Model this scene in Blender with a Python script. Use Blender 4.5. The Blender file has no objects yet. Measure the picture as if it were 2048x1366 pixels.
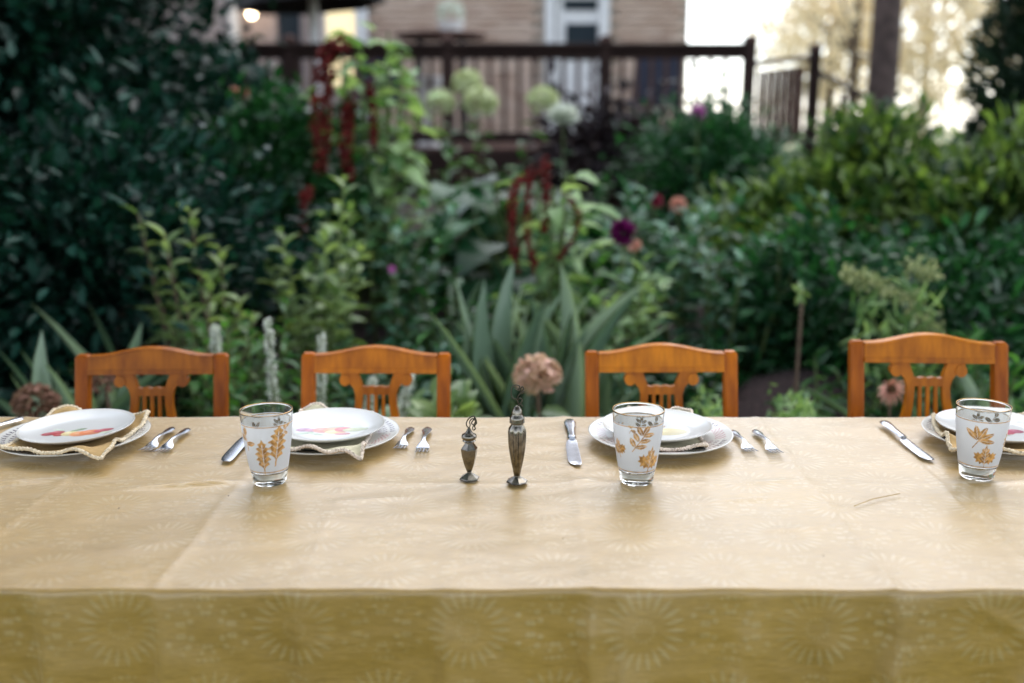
import bpy, math, random
import numpy as np
from mathutils import Vector, Matrix, Quaternion
random.seed(7); rng = np.random.default_rng(7)
S = bpy.context.scene; C = S.collection
R = math.radians; PI = math.pi

# ---------------------------------------------------------------- camera, sky, sun, exposure
PITCH = R(12.2); FPX = 2000.0; CAMZ = 1.308
cd = bpy.data.cameras.new("camera"); cam = bpy.data.objects.new("camera", cd); C.objects.link(cam)
cd.sensor_width = 36.0; cd.lens = 36.0 * FPX / 2048; cd.clip_start = 0.05; cd.clip_end = 500
cam.location = (0, 0, CAMZ); cam.rotation_euler = (PI / 2 - PITCH, 0, 0)
cd.dof.use_dof = True; cd.dof.focus_distance = 1.66; cd.dof.aperture_fstop = 1.7; cd.dof.aperture_blades = 0
S.camera = cam
SUN_EL, SUN_AZ = R(58), R(30)          # sun behind the garden, a little to the right
w = bpy.data.worlds.new("World"); S.world = w; w.use_nodes = True
nt = w.node_tree; nt.nodes.clear()
sky = nt.nodes.new("ShaderNodeTexSky"); sky.sky_type = 'NISHITA'; sky.sun_disc = False
sky.sun_elevation = SUN_EL; sky.sun_rotation = SUN_AZ; sky.air_density = 1.0; sky.dust_density = 1.0; sky.ozone_density = 1.0
bg = nt.nodes.new("ShaderNodeBackground"); bg.inputs[1].default_value = 0.15
wo = nt.nodes.new("ShaderNodeOutputWorld")
hs = nt.nodes.new("ShaderNodeHueSaturation"); hs.inputs["Saturation"].default_value = .45      # thin overcast
nt.links.new(sky.outputs[0], hs.inputs["Color"]); nt.links.new(hs.outputs[0], bg.inputs[0]); nt.links.new(bg.outputs[0], wo.inputs[0])
sl = bpy.data.lights.new("sun", 'SUN'); sl.energy = 0.6; sl.angle = R(80); sl.color = (1, .96, .90)
so = bpy.data.objects.new("sun", sl); C.objects.link(so); so.location = (6, 10, 9)
sd = Vector((math.sin(SUN_AZ) * math.cos(SUN_EL), math.cos(SUN_AZ) * math.cos(SUN_EL), math.sin(SUN_EL)))
so.rotation_euler = sd.to_track_quat('Z', 'Y').to_euler()
S.view_settings.view_transform = 'Standard'; S.view_settings.look = 'None'
S.view_settings.exposure = 1.74; S.view_settings.gamma = 1.0; S.view_settings.use_curve_mapping = False
S.render.engine = 'CYCLES'
cy = S.cycles; cy.use_denoising = True; cy.max_bounces = 8; cy.diffuse_bounces = 3; cy.glossy_bounces = 3
cy.transmission_bounces = 8; cy.transparent_max_bounces = 8; cy.sample_clamp_indirect = 6.0; cy.use_adaptive_sampling = True

def P(u, v, Y):                        # photograph pixel (2048 wide) seen at distance Y -> point
    dx = (u - 1024) / FPX; dy = (683 - v) / FPX
    d = Vector((dx, math.cos(PITCH) + dy * math.sin(PITCH), -math.sin(PITCH) + dy * math.cos(PITCH)))
    return Vector((0, 0, CAMZ)) + d * (Y / d.y)
def PT(u, v, z):                       # photograph pixel on the level z
    dx = (u - 1024) / FPX; dy = (683 - v) / FPX
    d = Vector((dx, math.cos(PITCH) + dy * math.sin(PITCH), -math.sin(PITCH) + dy * math.cos(PITCH)))
    return Vector((0, 0, CAMZ)) + d * ((z - CAMZ) / d.z)
def gz(y):                             # ground height: lawn, then the bank up to the house
    return 0.0 if y < 2.6 else min((y - 2.6) * 0.11, 0.66)

# ---------------------------------------------------------------- helpers
def link(o, parent=None):
    C.objects.link(o)
    if parent is not None: o.parent = parent
    return o
def tag(o, label=None, cat=None, group=None, kind=None):
    if label: o["label"] = label
    if cat: o["category"] = cat
    if group: o["group"] = group
    if kind: o["kind"] = kind
    return o
def thing(name, label, cat, loc=(0, 0, 0), rz=0, group=None):
    o = bpy.data.objects.new(name, None); o.empty_display_size = .05; C.objects.link(o)
    o.location = loc; o.rotation_euler = (0, 0, rz)
    return tag(o, label, cat, group)
def copy_tree(o, parent=None):
    c = o.copy(); C.objects.link(c)
    if parent is not None: c.parent = parent
    for ch in list(o.children): copy_tree(ch, c)
    return c

class MB:
    def __init__(s): s.v = []; s.f = []; s.m = []
    def add(s, vs, fs, mi=0):
        n = len(s.v); s.v += [tuple(p) for p in vs]
        s.f += [tuple(i + n for i in f) for f in fs]; s.m += [mi] * len(fs); return s
    def box(s, c, d, rot=None, mi=0, ch=0.0):
        hx, hy, hz = d[0] / 2, d[1] / 2, d[2] / 2; c = Vector(c)
        vs = []
        if ch > 0:      # chamfered along all edges: 24 verts
            k = min(ch, hx * .45, hy * .45, hz * .45)
            idx = {}
            for sx in (-1, 1):
                for sy in (-1, 1):
                    for sz in (-1, 1):
                        for a in range(3):
                            p = [sx * (hx - k), sy * (hy - k), sz * (hz - k)]
                            p[a] = (sx * hx, sy * hy, sz * hz)[a]
                            idx[(sx, sy, sz, a)] = len(vs); vs.append(Vector(p))
            fs = []
            def q(keys): fs.append([idx[k_] for k_ in keys])
            for a in range(3):
                b, e = (a + 1) % 3, (a + 2) % 3
                for sg in (-1, 1):
                    ks = []
                    for (i, j) in ((-1, -1), (1, -1), (1, 1), (-1, 1)):
                        t = [0, 0, 0]; t[a] = sg; t[b] = i; t[e] = j; ks.append((*t, a))
                    q(ks if sg > 0 else ks[::-1])
            for a in range(3):      # edge strips parallel to axis a
                b, e = (a + 1) % 3, (a + 2) % 3
                for i in (-1, 1):
                    for j in (-1, 1):
                        t0 = [0, 0, 0]; t0[a] = -1; t0[b] = i; t0[e] = j
                        t1 = list(t0); t1[a] = 1
                        ks = [(*t0, b), (*t1, b), (*t1, e), (*t0, e)]
                        q(ks if i * j > 0 else ks[::-1])
            for sx in (-1, 1):
                for sy in (-1, 1):
                    for sz in (-1, 1):
                        ks = [(sx, sy, sz, 0), (sx, sy, sz, 1), (sx, sy, sz, 2)]
                        q(ks if sx * sy * sz > 0 else ks[::-1])
        else:
            vs = [Vector((x, y, z)) for x in (-hx, hx) for y in (-hy, hy) for z in (-hz, hz)]
            fs = [(0, 1, 3, 2), (4, 6, 7, 5), (0, 4, 5, 1), (2, 3, 7, 6), (0, 2, 6, 4), (1, 5, 7, 3)]
        if rot is not None: vs = [rot @ p for p in vs]
        return s.add([p + c for p in vs], fs, mi)
    def bar(s, a, b, w, h, up=(0, 0, 1), ch=0.0):
        a, b = Vector(a), Vector(b); d = b - a; y = d.normalized()
        x = y.cross(Vector(up))
        if x.length < 1e-5: x = y.cross(Vector((1, 0, 0)))
        x.normalize(); z = x.cross(y)
        return s.box((a + b) / 2, (w, d.length, h), Matrix((x, y, z)).transposed(), ch=ch)
    def tube(s, pts, rad, seg=8, mi=0):
        pts = [Vector(p) for p in pts]; n = len(pts)
        if not hasattr(rad, '__len__'): rad = [rad] * n
        ref = Vector((0.31, 0.2, 0.93)); vs = []; fs = []
        xa = None
        for i, p in enumerate(pts):
            t = (pts[min(i + 1, n - 1)] - pts[max(i - 1, 0)])
            t = t.normalized() if t.length > 1e-9 else Vector((0, 0, 1))
            xa = (ref.cross(t) if xa is None else xa - t * xa.dot(t))
            if xa.length < 1e-4: xa = t.orthogonal()
            xa.normalize(); ya = t.cross(xa)
            for k in range(seg):
                a = 2 * PI * k / seg
                vs.append(p + (xa * math.cos(a) + ya * math.sin(a)) * rad[i])
        for i in range(n - 1):
            for k in range(seg):
                k2 = (k + 1) % seg
                fs.append((i * seg + k, i * seg + k2, (i + 1) * seg + k2, (i + 1) * seg + k))
        fs.append(tuple(range(seg))[::-1]); fs.append(tuple((n - 1) * seg + k for k in range(seg)))
        return s.add(vs, fs, mi)
    def lathe(s, prof, seg=48, c=(0, 0, 0), off=0.0, mi=0, rmod=None):
        n = len(prof); vs = []; fs = []; ring = []
        for i, (r, z) in enumerate(prof):
            if r < 1e-6: ring.append([len(vs)] * seg); vs.append((c[0], c[1], c[2] + z)); continue
            ring.append(list(range(len(vs), len(vs) + seg)))
            for k in range(seg):
                a = off + 2 * PI * k / seg; rr = r * (rmod(a, z) if rmod else 1)
                vs.append((c[0] + rr * math.cos(a), c[1] + rr * math.sin(a), c[2] + z))
        for i in range(n - 1):
            for k in range(seg):
                k2 = (k + 1) % seg; q = []
                for t in (ring[i][k], ring[i][k2], ring[i + 1][k2], ring[i + 1][k]):
                    if t not in q: q.append(t)
                if len(q) > 2: fs.append(tuple(q))
        return s.add(vs, fs, mi)
    def strip(s, A, B, y0, y1, mi=0):   # slab between two outlines A, B (x,z), from y0 to y1
        n = len(A); vs = []
        for y in (y0, y1):
            for p in A: vs.append((p[0], y, p[1]))
            for p in B: vs.append((p[0], y, p[1]))
        fs = []
        a0, b0, a1, b1 = 0, n, 2 * n, 3 * n
        for i in range(n - 1):
            fs += [(a0 + i, a0 + i + 1, b0 + i + 1, b0 + i), (a1 + i, b1 + i, b1 + i + 1, a1 + i + 1),
                   (a0 + i, a1 + i, a1 + i + 1, a0 + i + 1), (b0 + i, b0 + i + 1, b1 + i + 1, b1 + i)]
        fs += [(a0, b0, b1, a1), (a0 + n - 1, a1 + n - 1, b1 + n - 1, b0 + n - 1)]
        return s.add(vs, fs, mi)
    def mesh(s, name, mats, smooth=False, fix=True):
        me = bpy.data.meshes.new(name); me.from_pydata(s.v, [], s.f)
        for m in (mats if isinstance(mats, (list, tuple)) else [mats]): me.materials.append(m)
        if any(s.m): me.polygons.foreach_set("material_index", s.m)
        if fix:
            import bmesh
            bm = bmesh.new(); bm.from_mesh(me); bmesh.ops.recalc_face_normals(bm, faces=bm.faces); bm.to_mesh(me); bm.free()
        if smooth:
            me.polygons.foreach_set("use_smooth", [True] * len(me.polygons))
            if smooth != 'all': me.set_sharp_from_angle(angle=R(40 if smooth is True else smooth))
        me.update(); return me
    def build(s, name, mats, parent=None, smooth=False, kind=None, label=None):
        o = bpy.data.objects.new(name, s.mesh(name, mats, smooth)); link(o, parent)
        if kind: o["kind"] = kind
        if label: o["label"] = label
        return o
def inst(name, me, parent=None, loc=(0, 0, 0), q=None, sc=1.0):
    o = bpy.data.objects.new(name, me); link(o, parent); o.location = loc
    if q is not None: o.rotation_mode = 'QUATERNION'; o.rotation_quaternion = q
    o.scale = (sc,) * 3 if not hasattr(sc, '__len__') else sc
    return o

# ---------------------------------------------------------------- materials
def new_mat(name):
    m = bpy.data.materials.new(name); m.use_nodes = True
    b = m.node_tree.nodes["Principled BSDF"]; return m, m.node_tree, b
def ramp(nt, fac, stops):
    n = nt.nodes.new("ShaderNodeValToRGB"); e = n.color_ramp.elements
    while len(e) < len(stops): e.new(.5)
    for k, (p, c) in enumerate(stops): e[k].position = p; e[k].color = (*c, 1)
    nt.links.new(fac, n.inputs[0]); return n.outputs[0]
def noise(nt, scale, detail=3, vec=None, sc3=None, coord='Object'):
    n = nt.nodes.new("ShaderNodeTexNoise"); n.inputs["Scale"].default_value = scale; n.inputs["Detail"].default_value = detail
    if vec is None:
        t = nt.nodes.new("ShaderNodeTexCoord"); vec = t.outputs[coord]
    if sc3:
        mp = nt.nodes.new("ShaderNodeMapping"); mp.inputs["Scale"].default_value = sc3
        nt.links.new(vec, mp.inputs[0]); vec = mp.outputs[0]
    nt.links.new(vec, n.inputs["Vector"]); return n.outputs["Fac"]
def bump(nt, b, h, strength=.3, dist=.002):
    n = nt.nodes.new("ShaderNodeBump"); n.inputs["Strength"].default_value = strength; n.inputs["Distance"].default_value = dist
    nt.links.new(h, n.inputs["Height"]); nt.links.new(n.outputs[0], b.inputs["Normal"]); return n
def math_(nt, op, a, b=None, c=None, clamp=False):
    n = nt.nodes.new("ShaderNodeMath"); n.operation = op; n.use_clamp = clamp
    for k, x in enumerate((a, b, c)):
        if x is None: continue
        if isinstance(x, (int, float)): n.inputs[k].default_value = x
        else: nt.links.new(x, n.inputs[k])
    return n.outputs[0]
def plain(name, col, rough=.6, metal=0, var=.25, scale=30, bmp=.15, coat=0, coord='Object', dist=.002):
    m, nt, b = new_mat(name)
    c0 = tuple(x * (1 - var) for x in col); c1 = tuple(min(1, x * (1 + var)) for x in col)
    f = noise(nt, scale, 4, coord=coord)
    nt.links.new(ramp(nt, f, [(.3, c0), (.7, c1)]), b.inputs["Base Color"])
    b.inputs["Roughness"].default_value = rough; b.inputs["Metallic"].default_value = metal
    b.inputs["Coat Weight"].default_value = coat
    if bmp: bump(nt, b, f, bmp, dist)
    return m
def leaf_mat(name, c0, c1, rough=.42, trans=.3, spec=.5, tcol=None):
    m, nt, b = new_mat(name)
    at = nt.nodes.new("ShaderNodeAttribute"); at.attribute_name = "tint"
    oi = nt.nodes.new("ShaderNodeObjectInfo")
    f = math_(nt, 'FRACT', math_(nt, 'ADD', at.outputs["Fac"], oi.outputs["Random"]))
    f = math_(nt, 'POWER', f, 1.5)
    col = ramp(nt, f, [(0, c0), (1, c1)])
    nt.links.new(col, b.inputs["Base Color"])
    b.inputs["Roughness"].default_value = rough; b.inputs["Specular IOR Level"].default_value = spec
    tr = nt.nodes.new("ShaderNodeBsdfTranslucent")
    mx = nt.nodes.new("ShaderNodeMixRGB"); mx.blend_type = 'MULTIPLY'; mx.inputs[0].default_value = 1
    nt.links.new(col, mx.inputs[1]); mx.inputs[2].default_value = (*(tcol or (1.5, 1.5, .7)), 1)
    nt.links.new(mx.outputs[0], tr.inputs[0])
    ms = nt.nodes.new("ShaderNodeMixShader"); ms.inputs[0].default_value = trans
    out = nt.nodes["Material Output"]
    nt.links.new(b.outputs[0], ms.inputs[1]); nt.links.new(tr.outputs[0], ms.inputs[2]); nt.links.new(ms.outputs[0], out.inputs[0])
    return m
def wood_mat(name, dark, light, sc=(30, 30, 2.2), rough=.35, coat=.04):
    m, nt, b = new_mat(name)
    f = noise(nt, 2.0, 6, sc3=sc); g = noise(nt, 7, 2)
    mixf = math_(nt, 'ADD', math_(nt, 'MULTIPLY', f, .7), math_(nt, 'MULTIPLY', g, .3))
    oi = nt.nodes.new("ShaderNodeObjectInfo")
    mixf = math_(nt, 'ADD', mixf, math_(nt, 'MULTIPLY', math_(nt, 'SUBTRACT', oi.outputs["Random"], .5), .18))
    mt = nt.nodes.new("ShaderNodeMixRGB"); mt.blend_type = 'MULTIPLY'; mt.inputs[0].default_value = 1
    nt.links.new(ramp(nt, mixf, [(.3, dark), (.72, light)]), mt.inputs[1]); nt.links.new(oi.outputs["Color"], mt.inputs[2]); nt.links.new(mt.outputs[0], b.inputs["Base Color"])
    b.inputs["Roughness"].default_value = rough; b.inputs["Coat Weight"].default_value = coat; b.inputs["Coat Roughness"].default_value = .2; b.inputs["Specular IOR Level"].default_value = .14
    bump(nt, b, f, .12, .001); return m
def attr_mat(name, rough=.22, coat=.15):
    m, nt, b = new_mat(name)
    at = nt.nodes.new("ShaderNodeAttribute"); at.attribute_name = "Col"
    nt.links.new(at.outputs["Color"], b.inputs["Base Color"]); b.inputs["Roughness"].default_value = rough
    b.inputs["Coat Weight"].default_value = coat; b.inputs["Coat Roughness"].default_value = .08
    return m

M = {}
M['chair'] = wood_mat('varnished_wood', (.30, .080, .002), (.68, .225, .004))
M['chair_seat'] = wood_mat('seat_wood', (.25, .07, .012), (.42, .13, .02))
M['table'] = plain('table_top', (.45, .44, .42), .5)
M['dark_metal'] = plain('dark_metal', (.03, .03, .032), .4, .6)
M['silver'] = plain('cutlery_silver', (.42, .43, .46), .22, 1.0, .08, 60, .04)
M['pewter'] = plain('tarnished_silver', (.20, .18, .15), .22, 1.0, .55, 90, .12, dist=.0006)
M['wire'] = plain('bronze_wire', (.06, .055, .04), .38, 1.0, .3, 120, .05)
M['china'] = attr_mat('white_china')
M['gold'] = plain('gilt', (.75, .44, .15), .28, 1.0, .15, 200, .05)
# ---- damask tablecloth
def damask():
    m, nt, b = new_mat('gold_damask'); L = nt.links
    tc = nt.nodes.new("ShaderNodeUVMap"); sx = nt.nodes.new("ShaderNodeSeparateXYZ"); L.new(tc.outputs[0], sx.inputs[0])
    cell = .108
    u = math_(nt, 'DIVIDE', sx.outputs[0], cell); v = math_(nt, 'DIVIDE', sx.outputs[1], cell)
    iu, iv = math_(nt, 'FLOOR', u), math_(nt, 'FLOOR', v)
    par = math_(nt, 'FLOORED_MODULO', math_(nt, 'ADD', iu, iv), 2.0)
    qu = math_(nt, 'SUBTRACT', math_(nt, 'SUBTRACT', u, iu), .5); qv = math_(nt, 'SUBTRACT', math_(nt, 'SUBTRACT', v, iv), .5)
    r = math_(nt, 'SQRT', math_(nt, 'ADD', math_(nt, 'MULTIPLY', qu, qu), math_(nt, 'MULTIPLY', qv, qv)))
    th = math_(nt, 'ARCTAN2', qv, qu)
    # starburst: long petals in two rings
    c1 = math_(nt, 'COSINE', math_(nt, 'MULTIPLY', th, 22.0))
    env = math_(nt, 'SUBTRACT', 1.0, math_(nt, 'MULTIPLY', math_(nt, 'ABSOLUTE', math_(nt, 'SUBTRACT', r, .37)), 6.5))
    st = math_(nt, 'SUBTRACT', math_(nt, 'ADD', math_(nt, 'MULTIPLY', c1, .7), env), .86)
    c2 = math_(nt, 'COSINE', math_(nt, 'MULTIPLY', th, 14.0))
    env2 = math_(nt, 'SUBTRACT', 1.0, math_(nt, 'MULTIPLY', math_(nt, 'ABSOLUTE', math_(nt, 'SUBTRACT', r, .12)), 18.0))
    st2 = math_(nt, 'SUBTRACT', math_(nt, 'ADD', math_(nt, 'MULTIPLY', c2, .5), env2), .95)
    star = math_(nt, 'MULTIPLY', math_(nt, 'MAXIMUM', st, st2), 5.0, clamp=True)
    # mirrored spray of small leaves
    cx = nt.nodes.new("ShaderNodeCombineXYZ"); L.new(math_(nt, 'ABSOLUTE', qu), cx.inputs[0]); L.new(math_(nt, 'ABSOLUTE', qv), cx.inputs[1])
    vo = nt.nodes.new("ShaderNodeTexVoronoi"); vo.inputs["Scale"].default_value = 11.0; L.new(cx.outputs[0], vo.inputs["Vector"])
    sp = math_(nt, 'MULTIPLY', math_(nt, 'SUBTRACT', .46, vo.outputs["Distance"]), 9.0, clamp=True)
    lim = math_(nt, 'MULTIPLY', math_(nt, 'SUBTRACT', .5, math_(nt, 'ADD', r, math_(nt, 'MULTIPLY', math_(nt, 'COSINE', math_(nt, 'MULTIPLY', th, 8.0)), .06))), 12.0, clamp=True)
    spray = math_(nt, 'MULTIPLY', sp, lim)
    mxp = nt.nodes.new("ShaderNodeMix"); mxp.data_type = 'FLOAT'
    L.new(par, mxp.inputs[0]); L.new(star, mxp.inputs[2]); L.new(spray, mxp.inputs[3])
    pat = mxp.outputs[0]
    weave = noise(nt, 60, 4, vec=tc.outputs[0], sc3=(1, 9, 1)); big = noise(nt, 5, 3, vec=tc.outputs[0])
    wf = math_(nt, 'ADD', math_(nt, 'MULTIPLY', weave, .6), math_(nt, 'MULTIPLY', big, .4))
    base = ramp(nt, wf, [(.3, (.265, .147, .014)), (.7, (.46, .270, .038))])
    mc = nt.nodes.new("ShaderNodeMixRGB"); wear = math_(nt, 'MULTIPLY', math_(nt, 'MULTIPLY', noise(nt, 7, 3, vec=tc.outputs[0]), 1.25), math_(nt, 'MULTIPLY', weave, 1.5, clamp=True))
    L.new(math_(nt, 'MULTIPLY', pat, wear), mc.inputs[0]); L.new(base, mc.inputs[1]); mc.inputs[2].default_value = (.47, .335, .13, 1)
    L.new(mc.outputs[0], b.inputs["Base Color"])
    L.new(math_(nt, 'SUBTRACT', .50, math_(nt, 'MULTIPLY', pat, .12)), b.inputs["Roughness"])
    b.inputs["Specular IOR Level"].default_value = .45
    b.inputs["Coat Weight"].default_value = 1.0; b.inputs["Coat Roughness"].default_value = .38; b.inputs["Coat IOR"].default_value = 1.8
    b.inputs["Sheen Weight"].default_value = 1.0; b.inputs["Sheen Roughness"].default_value = .22; b.inputs["Sheen Tint"].default_value = (1, .97, .92, 1)
    wr = noise(nt, 14, 5, vec=tc.outputs[0], sc3=(.7, 3.2, 1))
    h = math_(nt, 'ADD', math_(nt, 'ADD', math_(nt, 'MULTIPLY', wr, 1.2), math_(nt, 'MULTIPLY', weave, .25)), math_(nt, 'MULTIPLY', pat, .06))
    bump(nt, b, h, 1.0, .0055)
    return m
M['cloth'] = damask()
M['nap_tan'] = plain('tan_linen', (.42, .27, .10), .85, 0, .15, 90, .3, dist=.001)
M['nap_cream'] = plain('pale_linen', (.55, .50, .34), .85, 0, .12, 90, .3, dist=.001)
M['lace'] = plain('cream_crochet', (.72, .60, .42), .9, 0, .2, 250, .6, dist=.001)
M['lace_pink'] = plain('rose_crochet', (.74, .62, .50), .9, 0, .25, 250, .6, dist=.001)
# ---- glass
m, nt_, b = new_mat('clear_glass'); b.inputs["Transmission Weight"].default_value = 1; b.inputs["Roughness"].default_value = .01
b.inputs["IOR"].default_value = 1.5; b.inputs["Base Color"].default_value = (.97, .99, .97, 1); M['glass'] = m
m, nt_, b = new_mat('frosted_glass')
at = nt_.nodes.new("ShaderNodeAttribute"); at.attribute_name = "Col"; at.attribute_name = "gold"
b.inputs["Base Color"].default_value = (.86, .86, .88, 1); b.inputs["Roughness"].default_value = .55
tr = nt_.nodes.new("ShaderNodeBsdfTranslucent"); tr.inputs[0].default_value = (.88, .88, .90, 1)
m1 = nt_.nodes.new("ShaderNodeMixShader"); m1.inputs[0].default_value = .5
nt_.links.new(b.outputs[0], m1.inputs[1]); nt_.links.new(tr.outputs[0], m1.inputs[2])
gb = nt_.nodes.new("ShaderNodeBsdfPrincipled"); gb.inputs["Metallic"].default_value = .95; gb.inputs["Roughness"].default_value = .30
nt_.links.new(ramp(nt_, noise(nt_, 170, 3), [(.35, (.42, .24, .09)), (.65, (.88, .60, .27))]), gb.inputs["Base Color"])
m2 = nt_.nodes.new("ShaderNodeMixShader"); nt_.links.new(at.outputs["Fac"], m2.inputs[0])
nt_.links.new(m1.outputs[0], m2.inputs[1]); nt_.links.new(gb.outputs[0], m2.inputs[2])
nt_.links.new(m2.outputs[0], nt_.nodes["Material Output"].inputs[0]); M['frost'] = m
# ---- setting
M['brick'] = None
def brick_mat():
    m, nt, b = new_mat('buff_brick'); oi = nt.nodes.new("ShaderNodeObjectInfo")
    at = nt.nodes.new("ShaderNodeAttribute"); at.attribute_name = "tint"
    f = math_(nt, 'FRACT', math_(nt, 'ADD', oi.outputs["Random"], at.outputs["Fac"]))
    c = ramp(nt, f, [(0, (.50, .35, .265)), (.5, (.60, .45, .35)), (.85, (.67, .52, .42)), (1, (.43, .29, .22))])
    n = noise(nt, 40, 4); mx = nt.nodes.new("ShaderNodeMixRGB"); mx.blend_type = 'MULTIPLY'; mx.inputs[0].default_value = .12
    nt.links.new(c, mx.inputs[1]); nt.links.new(ramp(nt, n, [(.3, (.6, .6, .6)), (.7, (1, 1, 1))]), mx.inputs[2])
    nt.links.new(mx.outputs[0], b.inputs["Base Color"]); b.inputs["Roughness"].default_value = .9; bump(nt, b, n, .4, .004); return m
M['brick'] = brick_mat()
M['mortar'] = plain('mortar', (.52, .46, .39), .95)
M['white'] = plain('white_paint', (.78, .78, .77), .45, 0, .06, 12, .05)
M['deckwood'] = wood_mat('weathered_deck_wood', (.045, .025, .021), (.125, .070, .056), (20, 20, 3), .7, 0)
M['darkrail'] = wood_mat('dark_rail_wood', (.018, .010, .009), (.05, .028, .023), (20, 20, 3), .7, 0)
M['roof'] = plain('roof_shingle', (.07, .065, .06), .9)
M['black_cloth'] = plain('black_canvas', (.012, .012, .014), .8)
M['darkblue'] = plain('navy_fabric', (.02, .025, .045), .8)
M['bark'] = plain('bark', (.085, .058, .050), .9, 0, .5, 9, .9, dist=.03)
M['stem'] = plain('green_stem', (.10, .14, .04), .6, 0, .3, 20, .1)
M['stem_brown'] = plain('brown_stem', (.12, .075, .05), .8, 0, .3, 20, .2)
M['stem_red'] = plain('red_stem', (.20, .05, .03), .6, 0, .3, 20, .1)
m, nt_, b = new_mat('window_glass'); b.inputs["Base Color"].default_value = (.03, .04, .05, 1); b.inputs["Roughness"].default_value = .05; M['pane'] = m
m, nt_, b = new_mat('lit_window'); b.inputs["Base Color"].default_value = (.5, .45, .3, 1); b.inputs["Emission Color"].default_value = (1, .80, .45, 1); b.inputs["Emission Strength"].default_value = .35; M['lit'] = m
m, nt_, b = new_mat('lamp_globe'); b.inputs["Base Color"].default_value = (.8, .6, .4, 1); b.inputs["Emission Color"].default_value = (1, .72, .42, 1); b.inputs["Emission Strength"].default_value = 9; M['bulb'] = m
M['pinkwall'] = plain('grey_pink_siding', (.38, .31, .29), .8)
M['green_globe'] = leaf_mat('lime_petal', (.48, .55, .30), (.74, .78, .54), .6, .25, .3, (1.1, 1.1, .8))
M['pink_petal'] = leaf_mat('faded_pink_petal', (.60, .44, .27), (.86, .56, .47), .7, .2, .2, (1, 1, 1))
M['brown_petal'] = leaf_mat('brown_petal', (.16, .09, .05), (.36, .20, .15), .8, .2, .2, (1, 1, 1))
M['white_petal'] = leaf_mat('white_petal', (.55, .60, .48), (.80, .82, .76), .6, .25, .3, (1, 1, 1))
M['tassel'] = leaf_mat('crimson_tassel', (.075, .008, .009), (.24, .028, .022), .7, .15, .2, (1, 1, 1))
M['dark_dahlia'] = leaf_mat('plum_petal', (.08, .004, .05), (.20, .012, .13), .5, .2, .3, (1, 1, 1))
M['crimson'] = leaf_mat('crimson_petal', (.22, .02, .05), (.36, .05, .09), .5, .2, .3, (1, 1, 1))
M['peach'] = leaf_mat('peach_petal', (.60, .28, .20), (.75, .42, .34), .5, .2, .3, (1, 1, 1))
M['magenta'] = leaf_mat('magenta_petal', (.42, .10, .34), (.62, .22, .52), .5, .2, .3, (1, 1, 1))
M['cone'] = plain('seed_cone', (.10, .05, .02), .9)
M['pale_seed'] = leaf_mat('pale_plume', (.22, .27, .12), (.46, .48, .27), .8, .3, .2, (1.1, 1.1, .8))
G = {
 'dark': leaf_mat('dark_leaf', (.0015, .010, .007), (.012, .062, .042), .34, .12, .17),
 'deep': leaf_mat('deep_green_leaf', (.006, .038, .014), (.030, .130, .040), .34, .24, .3),
 'mid': leaf_mat('mid_green_leaf', (.016, .080, .020), (.10, .26, .06), .36, .32, .35),
 'blue': leaf_mat('blue_green_leaf', (.018, .085, .050), (.12, .27, .17), .38, .28, .35),
 'light': leaf_mat('light_green_leaf', (.10, .18, .065), (.33, .44, .20), .30, .36, .5),
 'yellow': leaf_mat('yellow_green_leaf', (.006, .036, .010), (.19, .285, .070), .36, .36, .4, (1.3, 1.35, .6)),
 'grey': leaf_mat('grey_green_blade', (.10, .17, .11), (.36, .46, .35), .32, .28, .5),
 'plum': leaf_mat('plum_leaf', (.010, .008, .011), (.035, .022, .03), .5, .12, .2),
 'cream': leaf_mat('sunlight_tinted_leaf', (.76, .65, .45), (.93, .85, .64), .6, .55, .2, (1.05, 1.02, .98)),  # glow of backlit far foliage put into the leaf colour
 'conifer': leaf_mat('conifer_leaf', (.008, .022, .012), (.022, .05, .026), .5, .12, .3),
 'fern': leaf_mat('pale_fern', (.10, .21, .075), (.36, .50, .25), .5, .35, .4),
}

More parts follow.
